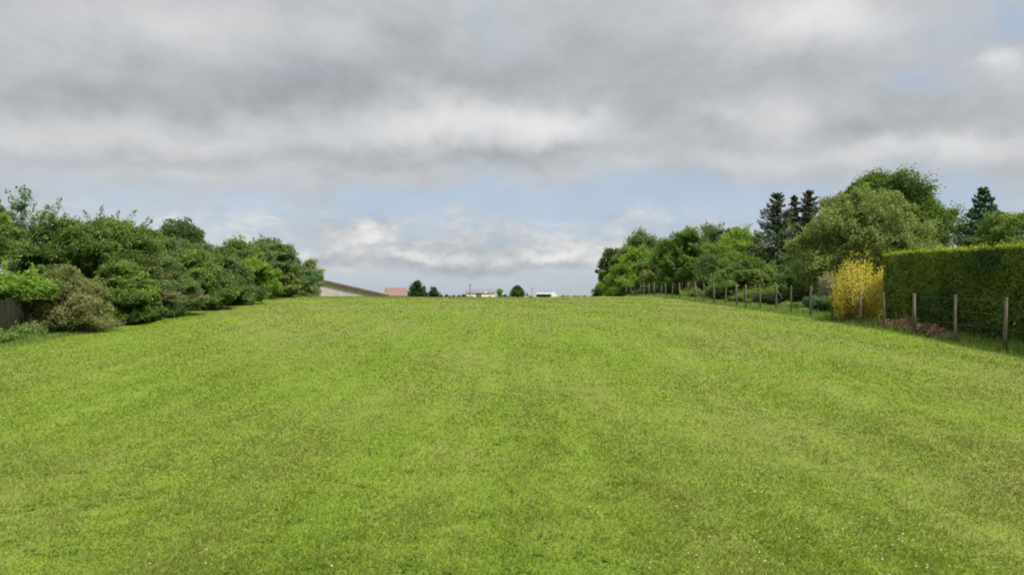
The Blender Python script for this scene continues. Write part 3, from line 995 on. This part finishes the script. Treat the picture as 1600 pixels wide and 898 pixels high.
# ================================================================== right-hand side
# post and wire fence
FX = 13.0
PD = [11.4, 13.5, 15.6, 17.7, 19.6, 21.5, 23.3, 25.0, 27.1, 29.0, 31.1, 33.0, 34.9, 37.0, 38.6, 40.8, 42.9, 45.2, 47.2, 49.5, 51.6, 54.0, 56.5, 58.4, 60.8, 63.3, 65.8, 68.0, 70.7,
      72.9, 75.9, 78.3, 80.6, 83.0, 85.3, 87.6, 90.0]
POST = solid_mat('weathered_post', (0.070, 0.056, 0.042), (0.180, 0.155, 0.125), 4.0, 0.9, (2, 2, 0.7), bump=0.4)
WIRE = solid_mat('galvanised_wire', (0.06, 0.07, 0.055), (0.12, 0.13, 0.11), 9.0, 0.6)
TOPY = np.interp(PD, [10, 17.7, 19.6, 21.5, 27.1, 29, 31.1, 35, 50, 76, 100], [476, 465, 461, 457.5, 450, 448, 447, 444, 441.5, 442, 446])
fz = float(gz(FX, 30))
pf = thing('wire_fence', (FX, 30, fz), 'long row of weathered round posts strung with wire along the right side', 'fence')
tops = []
for i, dd in enumerate(PD):
    jx = 0.05 * math.sin(i * 4.7)
    z0 = float(gz(FX + jx, dd))
    z1 = wz_of(TOPY[i], dd) + 0.02 * math.sin(i * 7.1)
    lx, ly = 0.06 * math.sin(i * 3.1), 0.06 * math.cos(i * 5.3)
    mb = MB()
    r0 = 0.044 + 0.007 * math.sin(i * 2.9)
    mb.tube([(jx, dd - 30, z0 - fz - 0.3), (jx + lx * 0.5, dd - 30 + ly * 0.5, (z0 + z1) / 2 - fz), (jx + lx, dd - 30 + ly, z1 - fz - 0.02), (jx + lx, dd - 30 + ly, z1 - fz)],
            [r0, r0 * 0.97, r0 * 0.93, r0 * 0.78], 10)
    o = mb.build('post', POST, pf, smooth=True)
    tops.append((jx, dd - 30, z0 - fz, z1 - fz))
for hh in (0.15, 0.42, 0.68, 0.94):
    mb = MB()
    pts = []
    for i, (jx, yb, z0, z1) in enumerate(tops):
        pts.append((jx - 0.065, yb, z0 + (z1 - z0) * hh))
    mb.tube(pts, [0.0022] * len(pts), 4)
    mb.build('wire', WIRE, pf)
mb = MB()
jx, yb, z0, z1 = tops[PD.index(33.0)]
mb.tube([(jx + 0.05, yb, z1 - 0.28), (jx + 0.42, yb + 0.25, z1 - 0.68)], [0.035, 0.035], 8)
mb.build('brace', POST, pf, smooth=True)


# clipped hedge
def clipped_hedge():
    x0, x1 = 14.15, 15.5
    y0, y1 = 10.0, 25.5
    root = thing('clipped_hedge', (x0, y1, float(gz(x0, y1))), 'tall clipped dark green hedge with flat top coloured sunlit yellow green on the right', 'hedge')
    zr = float(gz(x0, y1))

    def ztop(y):
        return np.interp(y, [9, 17, 18.5, 21, 25.2], [wz_of(381, 18.5) - 0.05, wz_of(381, 18.5), wz_of(381.5, 18.5), wz_of(388, 21.0), wz_of(398.5, 25.2)])

    def wob(a, b):
        return 0.20 * (vnoise(a * 0.9 + 3, b * 0.9 + 8, 21) - 0.5) + 0.13 * (vnoise(a * 3.3, b * 3.3, 22) - 0.5)
    P, Nn, T, Sz = [], [], [], []

    def add(p, nr, n_rand, t, s):
        P.append(p)
        Nn.append(unit(np.asarray(nr) + n_rand * rng.normal(size=p.shape)))
        T.append(t)
        Sz.append(s)
    # two long faces and two ends
    for (fx0, outx, N) in ((x0, -1, 95000), (x1, 1, 26000)):
        y = y0 + (y1 - y0) * rng.random(N)
        zg = gz(fx0, y)
        zt = ztop(y)
        z = zg + 0.05 + (zt - zg - 0.05) * rng.random(N)
        dep = 0.30 * rng.random(N) ** 1.6
        x = fx0 - outx * dep + outx * wob(y, z)
        add(np.stack([x, y, z], -1), (outx * 0.7, 0, 0.25), 0.6, 0.25 + 0.5 * rng.random(N) + 0.25 * (vnoise(y * 2.5, z * 2.5, 5) - 0.5) + 0.75 * (vnoise(y * 0.7 + 4, z * 0.9 + 2, 15) - 0.5) - 0.35 * (dep / 0.3) * 0, 0.032 * (0.7 + 0.7 * rng.random(N)))
    for (fy, outy, N) in ((y1, 1, 9000), (y0, -1, 9000)):
        x = x0 + (x1 - x0) * rng.random(N)
        zg = gz(x, fy)
        z = zg + 0.05 + (ztop(fy) - zg - 0.05) * rng.random(N)
        y = fy - outy * 0.3 * rng.random(N) ** 1.6 + outy * wob(x + 7, z)
        add(np.stack([x, y, z], -1), (0, outy * 0.7, 0.25), 0.6, 0.3 + 0.5 * rng.random(N), 0.034 * (0.7 + 0.7 * rng.random(N)))
    # inside twigs and leaves
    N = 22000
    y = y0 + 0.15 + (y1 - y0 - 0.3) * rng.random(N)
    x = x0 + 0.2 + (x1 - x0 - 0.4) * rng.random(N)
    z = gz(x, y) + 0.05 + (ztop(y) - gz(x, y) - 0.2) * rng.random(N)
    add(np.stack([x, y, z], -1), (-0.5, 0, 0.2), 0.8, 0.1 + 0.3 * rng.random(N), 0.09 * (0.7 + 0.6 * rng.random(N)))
    off = np.array([x0, y1, zr])
    pos = np.concatenate(P) - off
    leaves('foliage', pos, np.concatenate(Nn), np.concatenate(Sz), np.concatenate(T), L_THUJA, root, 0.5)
    # flat top: lighter leaves, the sunlight on it put into their colour
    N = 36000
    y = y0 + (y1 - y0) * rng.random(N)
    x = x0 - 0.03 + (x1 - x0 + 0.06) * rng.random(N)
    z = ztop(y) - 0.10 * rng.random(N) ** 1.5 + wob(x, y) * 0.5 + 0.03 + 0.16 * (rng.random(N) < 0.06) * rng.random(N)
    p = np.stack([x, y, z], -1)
    leaves('lit_top', p - off, unit(np.array([0, 0, 0.8]) + 0.5 * rng.normal(size=p.shape)), 0.030 * (0.7 + 0.7 * rng.random(N)), rng.random(N), L_THUJA_LIT, root, 0.5)
    for yb in np.arange(y0 + 0.4, y1, 0.6):
        mb = MB()
        zb = float(gz(x0 + 0.65, yb)) - zr
        mb.tube([(0.65, yb - y1, zb - 0.1), (0.6 + 0.1 * math.sin(yb * 9), yb - y1 + 0.1, zb + 1.0), (0.65, yb - y1, zb + 2.1)], [0.05, 0.04, 0.012], 6)
        mb.build('stem', BARK, root)


clipped_hedge()

# yellow bush at the end of the hedge
spray('yellow_shrub', wx_of(1343, 26.4), 26.4, 2.72, 1.22, L_YELLOW, 'upright bright yellow bush at the left end of the clipped hedge', 'shrub', n=150, per=110, leaf=0.038, seed=5, base_r=0.62,
      low=0.12, spread=0.032, power=1.0)
for i, (px, dd, h_, w_, lb) in enumerate([(1394, 23.2, 0.42, 0.36, 'reddish brown dead weed tuft nearest the yellow bush'),
                                          (1418, 22.4, 0.52, 0.42, 'tallest reddish brown dead weed tuft before the clipped hedge'),
                                          (1440, 21.6, 0.40, 0.40, 'middle dead weed tuft, between two posts before the clipped hedge'),
                                          (1462, 20.9, 0.36, 0.36, 'low dead weed tuft left of the second nearest post'),
                                          (1482, 20.2, 0.26, 0.28, 'smallest dead weed tuft at the second nearest post')]):
    spray('dead_weed', wx_of(px, dd), dd, h_, w_ * 0.8, L_DEAD, lb, 'weeds', n=40, per=34, leaf=0.030, seed=60 + i, base_r=0.8, low=0.15, spread=0.09, group='dead weeds at the foot of the clipped hedge')

# trees behind the fence, from the far end towards the hedge
G_RT = 'trees beyond the right fence'
G_RS = 'shrubs beyond the right fence'
plant('leafy_shrub', 936, 443, 16, 96, L_DARK, 'small dark bush at the far left end of the right tree line', 'shrub', prof='dome', n=30, per=110, leaf=0.12, cr=0.35, trunk=0.03, stems=3, group=G_RS)
plant('broadleaf_tree', 957, 390, 44, 90, L_DARK, 'dark narrow tree at the far end of the right tree line', 'tree', crown_from=0.05, prof='egg', n=60, per=170, leaf=0.15, cr=0.7, lump=0.3, trunk=0.12, group=G_RT)
plant('broadleaf_tree', 1000, 361, 82, 88, L_OLIVE, 'tall loose olive tree near the far end of the right tree line', 'tree', crown_from=0.08, prof='egg', n=110, per=200, leaf=0.14, cr=0.75, lump=0.3, trunk=0.16,
      group=G_RT, sprig=22, sprig_h=0.7)
plant('leafy_shrub', 984, 388, 74, 80, L_BRIGHT, 'bright green rounded bush below the tall loose olive tree', 'shrub', prof='dome', n=90, per=190, leaf=0.13, cr=0.65, lump=0.25, trunk=0.06, stems=4, group=G_RS)
plant('leafy_shrub', 1022, 404, 60, 78, L_WILLOW, 'pale willowy bush behind the far posts', 'shrub', prof='dome', n=60, per=190, leaf=0.13, cr=0.6, lump=0.25, trunk=0.06, stems=4, group=G_RS)
plant('broadleaf_tree', 1068, 357, 92, 68, L_RICH, 'rich green tree with big leaf clumps in the middle of the right row', 'tree', crown_from=0.08, prof='egg', n=85, per=210, leaf=0.13, cr=0.62, lump=0.35,
      trunk=0.15, group=G_RT, sprig=18, sprig_h=0.8)
plant('broadleaf_tree', 1112, 348, 86, 72, L_OLIVE, 'feathery olive tree right of the rich green clumped tree', 'tree', crown_from=0.1, prof='egg', n=80, per=180, leaf=0.12, cr=0.6, lump=0.35,
      trunk=0.12, group=G_RT, sprig=30, sprig_h=0.9, outer=0.6)
plant('leafy_shrub', 1108, 396, 56, 60, L_BROWNGREEN, 'brownish bush behind the round green bush and posts', 'shrub', prof='dome', n=50, per=190, leaf=0.10, cr=0.5, lump=0.25, trunk=0.05, stems=4, group=G_RS, sprig=10, sprig_h=0.5)
plant('broadleaf_tree', 1160, 358, 108, 66, L_LIME, 'yellow green flat topped tree left of the dark spruces', 'tree', crown_from=0.08, prof='spread', n=100, per=200, leaf=0.12, cr=0.65, lump=0.25,
      trunk=0.14, group=G_RT)
plant('leafy_shrub', 1172, 383, 124, 60, L_MID, 'dark bush filling the row below the yellow green tree', 'shrub', prof='dome', n=90, per=190, leaf=0.12, cr=0.6, lump=0.25, trunk=0.06, stems=4, group=G_RS)
plant('rounded_shrub', 1164, 403, 102, 47, L_MID, 'low round spreading green bush in front of the right row', 'shrub', prof='dome', n=130, per=230, leaf=0.085, cr=0.42, lump=0.15, trunk=0.05, stems=5,
      group=G_RS, up=0.7)
conifer('spruce_tree', 1215, 298, 108, 56, L_SPRUCE_DRY, 'left spruce of the dark trio, with open lower boughs', G_SP := 'dark spruces in the right tree line', tiers=21, per=80, leaf=0.11, ragged=0.35, seed=3, trunk=0.17, power=0.88)
conifer('spruce_tree', 1241, 304, 72, 58, L_SPRUCE_DRY, 'slim middle spruce of the dark trio', G_SP, tiers=20, per=64, leaf=0.11, ragged=0.35, seed=4, trunk=0.14, power=0.88)
conifer('spruce_tree', 1265, 296, 96, 57, L_SPRUCE_DRY, 'right spruce of the dark trio, beside the big round tree', G_SP, tiers=21, per=80, leaf=0.11, ragged=0.3, seed=6, trunk=0.17, power=0.88)
plant('leafy_shrub', 1240, 398, 92, 54, L_BROWNGREEN, 'dull brownish green bush at the foot of the spruces', 'shrub', prof='dome', n=90, per=200, leaf=0.10, cr=0.55, lump=0.25, trunk=0.05, stems=4, group=G_RS)
plant('leafy_shrub', 1262, 420, 90, 45, L_DARK, 'dark shady bush low between spruces and yellow bush', 'shrub', prof='dome', n=80, per=210, leaf=0.085, cr=0.45, lump=0.2, trunk=0.05, stems=4, group=G_RS)
plant('broadleaf_tree', 1388, 272, 172, 54, L_DEEP, 'largest tree, rich green billowing crown towering over the right side', 'tree', crown_from=0.02, prof='egg', seed=12, outer=0.55, n=330, per=330, leaf=0.13, cr=0.95, lump=0.2,
      trunk=0.32, group=G_RT, sprig=24, sprig_h=0.5, up=0.6)
plant('willow_tree', 1346, 303, 186, 39, L_WILLOW, 'broad grey green willowy tree in front of the largest tree', 'tree', crown_from=0.04, prof='egg', n=230, per=330, leaf=0.075, cr=0.55, lump=0.2,
      trunk=0.18, group=G_RT, sprig=26, sprig_h=0.5, droop=0.25)
conifer('spruce_tree', 1538, 290, 132, 47, L_SPRUCE, 'lone neat conical spruce standing behind the clipped hedge', G_SP, tiers=24, per=110, leaf=0.10, ragged=0.14, seed=9, trunk=0.15, z_from=0.06, power=1.0)
plant('broadleaf_tree', 1592, 330, 104, 41, L_MID, 'round mid green tree at the right photo edge behind the hedge', 'tree', crown_from=0.1, prof='round', n=100, per=280, leaf=0.08, cr=0.45, lump=0.25,
      trunk=0.14, group=G_RT, sprig=18, sprig_h=0.5)
plant('leafy_shrub', 1462, 372, 46, 60, L_MID, 'small green bush beside the pale house behind the hedge', 'shrub', prof='dome', n=40, per=190, leaf=0.11, cr=0.5, trunk=0.05, stems=3, group=G_RS)

# low garden plants between fence and trees
for i_, (px_b, tp_b, w_b, d_b, lb_) in enumerate([(968, 420, 60, 94, 'dark bush low at the far end of the right tree line'), (1040, 418, 66, 77, 'dark bush at the foot of the rich green clumped tree'), (1084, 414, 60, 72, 'dark bush low behind the brownish bush'),
                                               (1128, 410, 70, 68, 'dark bush behind the left half of the low round bush'), (1206, 405, 80, 62, 'dark bush between the low round bush and the spruces')]):
    plant('leafy_shrub', px_b, tp_b, w_b, d_b, L_DARK, lb_, 'shrub', prof='dome', n=56, per=170, leaf=0.125, cr=0.6, lump=0.25, trunk=0.05, stems=3, group=G_RS)
G_V = 'garden plants behind the right fence'
GARD = [(1082, 58, 449, 34, L_LIME, 'small lime green garden bush by the far posts'),
        (1112, 53, 455, 34, L_GREY, 'grey green garden plant left of the pale flowering one'),
        (1136, 47, 456, 40, L_RICH, 'dark leafy garden plant in front of the low round bush'),
        (1166, 44, 455, 44, L_MID, 'wide green garden plant under the low round bush'),
        (1196, 42, 460, 36, L_GREY, 'grey green garden plant behind the fence brace'),
        (1238, 36, 472, 30, L_WEED, 'small pale garden plant at the foot of the fence'),
        (1284, 30.5, 461, 44, L_BLUE, 'bluish dark garden shrub left of the yellow bush'),
        (1318, 29.5, 458, 46, L_RICH, 'deep green garden shrub just behind the yellow bush')]
for px, dd, tp, w_, mt, lb in GARD:
    plant('garden_plant', px, tp, w_, dd, mt, lb, 'garden plant', prof='dome', n=26, per=170, leaf=0.055, cr=0.24, lump=0.3, trunk=0.02, stems=3, group=G_V)
plant('flowering_shrub', 1292, 428, 22, 30.5, L_WHITE, 'thin shrub with whitish blossom left of the yellow bush', 'shrub', crown_from=0.25, prof='egg', n=16, per=60, leaf=0.04, cr=0.22, trunk=0.025, stems=3, group=G_RS)

# long grass along the fence foot
N = 26000
ly_ = 14 + 66 * rng.random(N) ** 1.4
lx_ = FX + 0.25 + 0.45 * rng.normal(size=N)
keep = lx_ > FX - 0.45
lx_, ly_ = lx_[keep], ly_[keep]
N = len(lx_)
hh = (0.10 + 0.22 * vnoise(lx_ * 1.5, ly_ * 1.2, 31)) * (0.5 + rng.random(N)) * np.clip((lx_ - FX + 0.55) * 1.6, 0.3, 1)
a = rng.random(N) * 6.28
b0 = np.stack([lx_, ly_, gz(lx_, ly_) - 0.01], -1)
sd = np.stack([np.cos(a), np.sin(a), 0 * a], -1) * (0.006 + 0.0003 * ly_)[:, None]
tp_ = b0 + np.stack([rng.normal(size=N) * 0.35 * hh, rng.normal(size=N) * 0.35 * hh, hh], -1)
lg = obj('long_grass', new_mesh('long_grass', np.stack([b0 - sd, b0 + sd, tp_], 1).reshape(-1, 3), tris=np.arange(3 * N).reshape(-1, 3), tint=rng.random(N)), L_WEED)
tag(lg, 'unmown longer grass fringing the foot of the right fence', 'grass', kind='stuff')

# ================================================================== distant buildings and trees beyond the crest
WALL_GREY = solid_mat('grey_render', (0.31, 0.285, 0.265), (0.41, 0.38, 0.355), 0.6, 0.9)
WALL_WHITE = solid_mat('white_render', (0.62, 0.60, 0.54), (0.74, 0.72, 0.66), 0.8, 0.9)
ROOF_BROWN = solid_mat('brown_sheet_roof', (0.085, 0.058, 0.048), (0.14, 0.098, 0.082), 1.5, 0.8)
ROOF_RED = solid_mat('red_tiles', (0.15, 0.098, 0.084), (0.21, 0.138, 0.118), 2.0, 0.85, (1, 1, 4))
ROOF_SLATE = solid_mat('slate_roof', (0.12, 0.12, 0.13), (0.20, 0.20, 0.21), 2.0, 0.7, (1, 1, 4))
ROOF_PALE = solid_mat('pale_sheet_roof', (0.55, 0.56, 0.57), (0.68, 0.69, 0.70), 1.0, 0.6)
WOOD_BROWN = solid_mat('brown_door', (0.12, 0.085, 0.055), (0.20, 0.15, 0.10), 3.0, 0.8)
GLASS = solid_mat('window_glass', (0.03, 0.035, 0.04), (0.06, 0.07, 0.08), 1.0, 0.1, spec=0.5)
DARK = solid_mat('dark_opening', (0.02, 0.02, 0.018), (0.035, 0.035, 0.03), 1.0, 0.9)

# long shed with its gable towards the field
D = 150.0
x_ap, x_ev = wx_of(463, D), wx_of(603, D)
z_ap, z_ev = wz_of(427.5, D), wz_of(460.3, D)
zb = float(gz(x_ap, D))
hw = (x_ev - x_ap) * 1.02
sh = thing('farm_shed', (x_ap, D, zb), 'low wide farm shed with pale gable wall and brown roof edge behind the left trees', 'building', rz=math.radians(17.0))
mb = MB()
mb.prism([(-hw + 0.5, -0.5), (hw - 0.5, -0.5), (hw - 0.5, z_ev - zb - 0.25), (0, z_ap - zb - 0.45), (-hw + 0.5, z_ev - zb - 0.25)], 0.0, 26.0)
mb.build('wall', WALL_GREY, sh)
mb = MB()
for s in (-1, 1):
    p_ = [(0, z_ap - zb), (s * hw, z_ev - zb), (s * hw, z_ev - zb - 0.55), (0, z_ap - zb - 0.55)]
    mb.prism(p_ if s > 0 else p_[::-1], -0.6, 26.6)
mb.build('roof', ROOF_BROWN, sh)
mb = MB()
mb.box(-2.5, 2.5, -0.08, -0.01, 0.0, 4.0)
mb.build('door', WOOD_BROWN, sh)


def house(name, label, pxl, pxr, y_ridge, y_eave, D, depth, walls, roof, over=0.3, windows=(), door=None, chim=None, rz=0.0):
    """long side faces the field, ridge parallel to it"""
    xl, xr = wx_of(pxl, D), wx_of(pxr, D)
    cx, w = (xl + xr) / 2, (xr - xl) / 2
    zb_ = float(gz(cx, D))
    ze, zr_ = wz_of(y_eave, D) - zb_, wz_of(y_ridge, D) - zb_
    root = thing(name, (cx, D, zb_), label, 'building', rz=rz)
    m1 = MB()
    m1.box(-w + over, w - over, 0.3, depth - 0.3, -0.5, ze)
    b = len(m1.v)
    for sx in (-w + over, w - over):                        # gable triangles
        q = len(m1.v)
        m1.v += [(sx, 0.3, ze), (sx, depth - 0.3, ze), (sx, depth / 2, zr_ - 0.15)]
        m1.f.append((q, q + 1, q + 2))
    m1.build('wall', walls, root)
    m2 = MB()
    th_ = 0.18
    b = 0
    for (ya, yb_) in ((0.0, depth / 2), (depth, depth / 2)):
        q = len(m2.v)
        m2.v += [(-w, ya, ze - 0.12), (w, ya, ze - 0.12), (w, yb_, zr_), (-w, yb_, zr_), (-w, ya, ze - 0.12 + th_), (w, ya, ze - 0.12 + th_), (w, yb_, zr_ + th_), (-w, yb_, zr_ + th_)]
        for qd in ((0, 3, 2, 1), (4, 5, 6, 7), (0, 1, 5, 4), (1, 2, 6, 5), (2, 3, 7, 6), (3, 0, 4, 7)):
            m2.f.append(tuple(q + i for i in qd))
    rf = m2.build('roof', roof, root)
    for (wx0, wx1, wz0, wz1) in windows:
        m3 = MB()
        m3.box(wx0 * w, wx1 * w, 0.24, 0.297, wz0 * ze, wz1 * ze)
        m3.build('window', GLASS, root)
    if door:
        m3 = MB()
        m3.box(door[0] * w, door[1] * w, 0.22, 0.297, 0, door[2] * ze)
        m3.build('door', WOOD_BROWN, root)
    if chim:
        m3 = MB()
        m3.box(chim * w - 0.35, chim * w + 0.35, depth / 2 - 0.4, depth / 2 + 0.4, zr_ - 0.3, zr_ + 0.9)
        m3.build('chimney', WALL_GREY, rf)
    return root


rh = house('red_roofed_outbuilding', 'low outbuilding with red tiled roof right of the farm shed', 603.5, 637, 449.8, 462.0, 175, 9.0, WALL_WHITE, ROOF_RED, windows=[(-0.6, -0.4, 0.4, 0.8), (0.2, 0.4, 0.4, 0.8)], rz=math.radians(13))
mb = MB()
xw = -(wx_of(637, 175) - wx_of(603.5, 175)) / 2
mb.box(xw - 0.22, xw - 0.02, 0.0, 0.5, -0.5, wz_of(457.5, 175) - float(gz(wx_of(620, 175), 175)))
mb.build('white_pier', WALL_WHITE, rh)
fh = house('farmhouse', 'distant white farmhouse with long grey roof and dormer', 727, 773, 452.3, 457.6, 290, 8.0, WALL_WHITE, ROOF_SLATE, windows=[(-0.85, -0.75, 0.5, 0.8), (-0.6, -0.5, 0.5, 0.8), (0.62, 0.72, 0.5, 0.8)],
           door=(-0.27, 0.10, 0.97))
mb = MB()
D = 290
zb = float(gz(wx_of(750, D), D))
mb.prism([(1.9, wz_of(458.5, D) - zb), (3.1, wz_of(458.5, D) - zb), (3.1, wz_of(456.6, D) - zb), (2.5, wz_of(454.8, D) - zb), (1.9, wz_of(456.6, D) - zb)], 0.1, 3.0)
mb.build('dormer', WALL_WHITE, fh)
# white open shed
D = 300.0
xl, xr = wx_of(839, D), wx_of(870, D)
zb = float(gz((xl + xr) / 2, D))
ws = thing('open_shed', (xl, D, zb), 'distant white roofed open fronted shed right of the dark round tree', 'building')
w_ = xr - xl
mb = MB()
mb.box(-0.4, w_ * 0.72, -0.5, 7, wz_of(459.6, D) - zb, wz_of(456.8, D) - zb)
mb.build('roof', ROOF_PALE, ws)
mb = MB()
mb.box(0, w_ * 0.70, 3.0, 6.5, -0.5, wz_of(459.7, D) - zb)
mb.build('back_wall', DARK, ws)
mb = MB()
mb.prism([(w_ * 0.73, -0.5), (w_, -0.5), (w_, wz_of(459.5, D) - zb), (w_ * 0.87, wz_of(455.8, D) - zb), (w_ * 0.73, wz_of(459.0, D) - zb)], 0, 7)
mb.build('wall', WALL_WHITE, ws)
for i in range(4):
    mb = MB()
    mb.box(w_ * 0.70 * i / 3.2, w_ * 0.70 * i / 3.2 + 0.15, 0, 0.15, -0.5, wz_of(459.7, D) - zb)
    mb.build('post', WOOD_BROWN, ws)
# house glimpsed above the clipped hedge: gable end towards the field
D = 92.0
cx = wx_of(1499, D)
zb = float(gz(cx, D))
hs = thing('village_house', (cx, D, zb), 'pale house gable with grey roof peeping over the clipped hedge', 'building', rz=math.radians(-18))
za, ze = wz_of(364, D) - zb, wz_of(412, D) - zb
mb = MB()
mb.prism([(-3.5, -0.5), (3.5, -0.5), (3.5, ze), (0, za - 0.2), (-3.5, ze)], 0, 9)
mb.build('wall', WALL_WHITE, hs)
mb = MB()
for s in (-1, 1):
    p_ = [(0, za), (s * 3.9, ze - 0.3), (s * 3.9, ze - 0.52), (0, za - 0.22)]
    mb.prism(p_ if s > 0 else p_[::-1], -0.35, 9.3)
rf = mb.build('roof', ROOF_SLATE, hs)
mb = MB()
mb.box(-0.3, 0.3, 5.5, 6.1, za - 0.5, za + 0.7)
mb.build('chimney', WALL_GREY, rf)
mb = MB()
mb.box(-0.45, 0.45, -0.06, -0.004, ze - 0.4, ze + 0.8)
mb.build('window', GLASS, hs)

# poles
POLE = solid_mat('pole_wood', (0.06, 0.055, 0.05), (0.11, 0.10, 0.09), 3.0, 0.9)
for px, tp, D, r, lb in ((734.5, 443, 235, 0.15, 'dark utility pole standing before the distant farmhouse'), (831.5, 449, 270, 0.11, 'thin pole right of the distant dark round tree')):
    x = wx_of(px, D)
    zb = float(gz(x, D))
    h_ = wz_of(tp, D) - zb
    pr = thing('utility_pole', (x, D, zb), lb, 'pole', 'distant poles')
    mb = MB()
    mb.tube([(0, 0, -0.5), (0, 0, h_)], [r, r * 0.7], 8)
    mb.build('shaft', POLE, pr)
    mb = MB()
    mb.box(-0.6, 0.6, -0.26, -0.16, h_ - 0.5, h_ - 0.38)
    mb.build('crossarm', POLE, pr)

G_FT = 'distant trees beyond the crest'
G_FH = 'distant hedges beyond the crest'
L_FAR = leaf_mat('far_green_leaves', stops3((0.030, 0.062, 0.024), (0.050, 0.092, 0.034), (0.080, 0.125, 0.046)), noise_scale=0.3)
plant('broadleaf_tree', 650, 440, 25, 215, L_FAR, 'larger distant round tree right of the red roof', 'tree', crown_from=0.12, prof='egg', n=60, per=110, leaf=0.26, cr=1.0, lump=0.2, trunk=0.2, group=G_FT)
plant('broadleaf_tree', 663, 448, 11, 222, L_FAR, 'small distant tree leaning against the larger round one', 'tree', crown_from=0.1, prof='egg', n=30, per=80, leaf=0.24, cr=0.6, trunk=0.15, group=G_FT)
plant('broadleaf_tree', 677, 449, 17, 225, L_FAR, 'distant round tree standing alone left of the farmhouse', 'tree', crown_from=0.1, prof='round', n=40, per=90, leaf=0.25, cr=0.8, trunk=0.15, group=G_FT)
plant('broadleaf_tree', 809, 447, 18, 260, L_DARK, 'distant very dark round tree between farmhouse and open shed', 'tree', crown_from=0.12, prof='round', n=50, per=110, leaf=0.26, cr=1.0, lump=0.1, trunk=0.2, group=G_FT)
plant('broadleaf_tree', 781, 451.5, 12, 275, L_BRIGHT, 'distant bright lime tree at the right end of the farmhouse', 'tree', crown_from=0.05, prof='egg', n=30, per=90, leaf=0.24, cr=0.7, trunk=0.12, group=G_FT)


def far_hedge(pxl, pxr, top, D, matr, label):
    xl_, xr_ = wx_of(pxl, D), wx_of(pxr, D)
    x_ = (xl_ + xr_) / 2
    zb_ = float(gz(x_, D))
    H_ = wz_of(top, D) - zb_
    root = thing('field_hedge', (x_, D, zb_), label, 'hedge', G_FH)
    n_ = int(max(12, (xr_ - xl_) * 4))
    c = np.stack([(rng.random(n_) - 0.5) * (xr_ - xl_), (rng.random(n_) - 0.5) * 1.6, rng.random(n_) ** 0.7 * (H_ - 0.6) + 0.2], -1)
    cs = 0.6 + 0.5 * rng.random(n_)
    pos, nrm, sz, tint = fill(c, cs, 60, 0.26)
    leaves('foliage', pos, nrm, sz, tint, matr, root)
    for k2 in range(4):
        m_ = MB()
        xx_ = (k2 / 3 - 0.5) * (xr_ - xl_) * 0.8
        m_.tube([(xx_, 0, -0.2), (xx_ + 0.1, 0, H_ * 0.7)], [0.08, 0.02], 6)
        m_.build('stem', BARK, root)


far_hedge(686, 728, 460.2, 250, L_FAR, 'thin distant hedge between the lone round tree and farmhouse')
far_hedge(786, 802, 457.0, 282, L_FAR, 'short distant hedge between lime tree and dark round tree')
far_hedge(818, 831, 458.3, 290, L_FAR, 'short distant hedge right of the very dark round tree')
far_hedge(872, 934, 461.2, 310, L_FAR, 'faint distant hedge between open shed and right tree line')
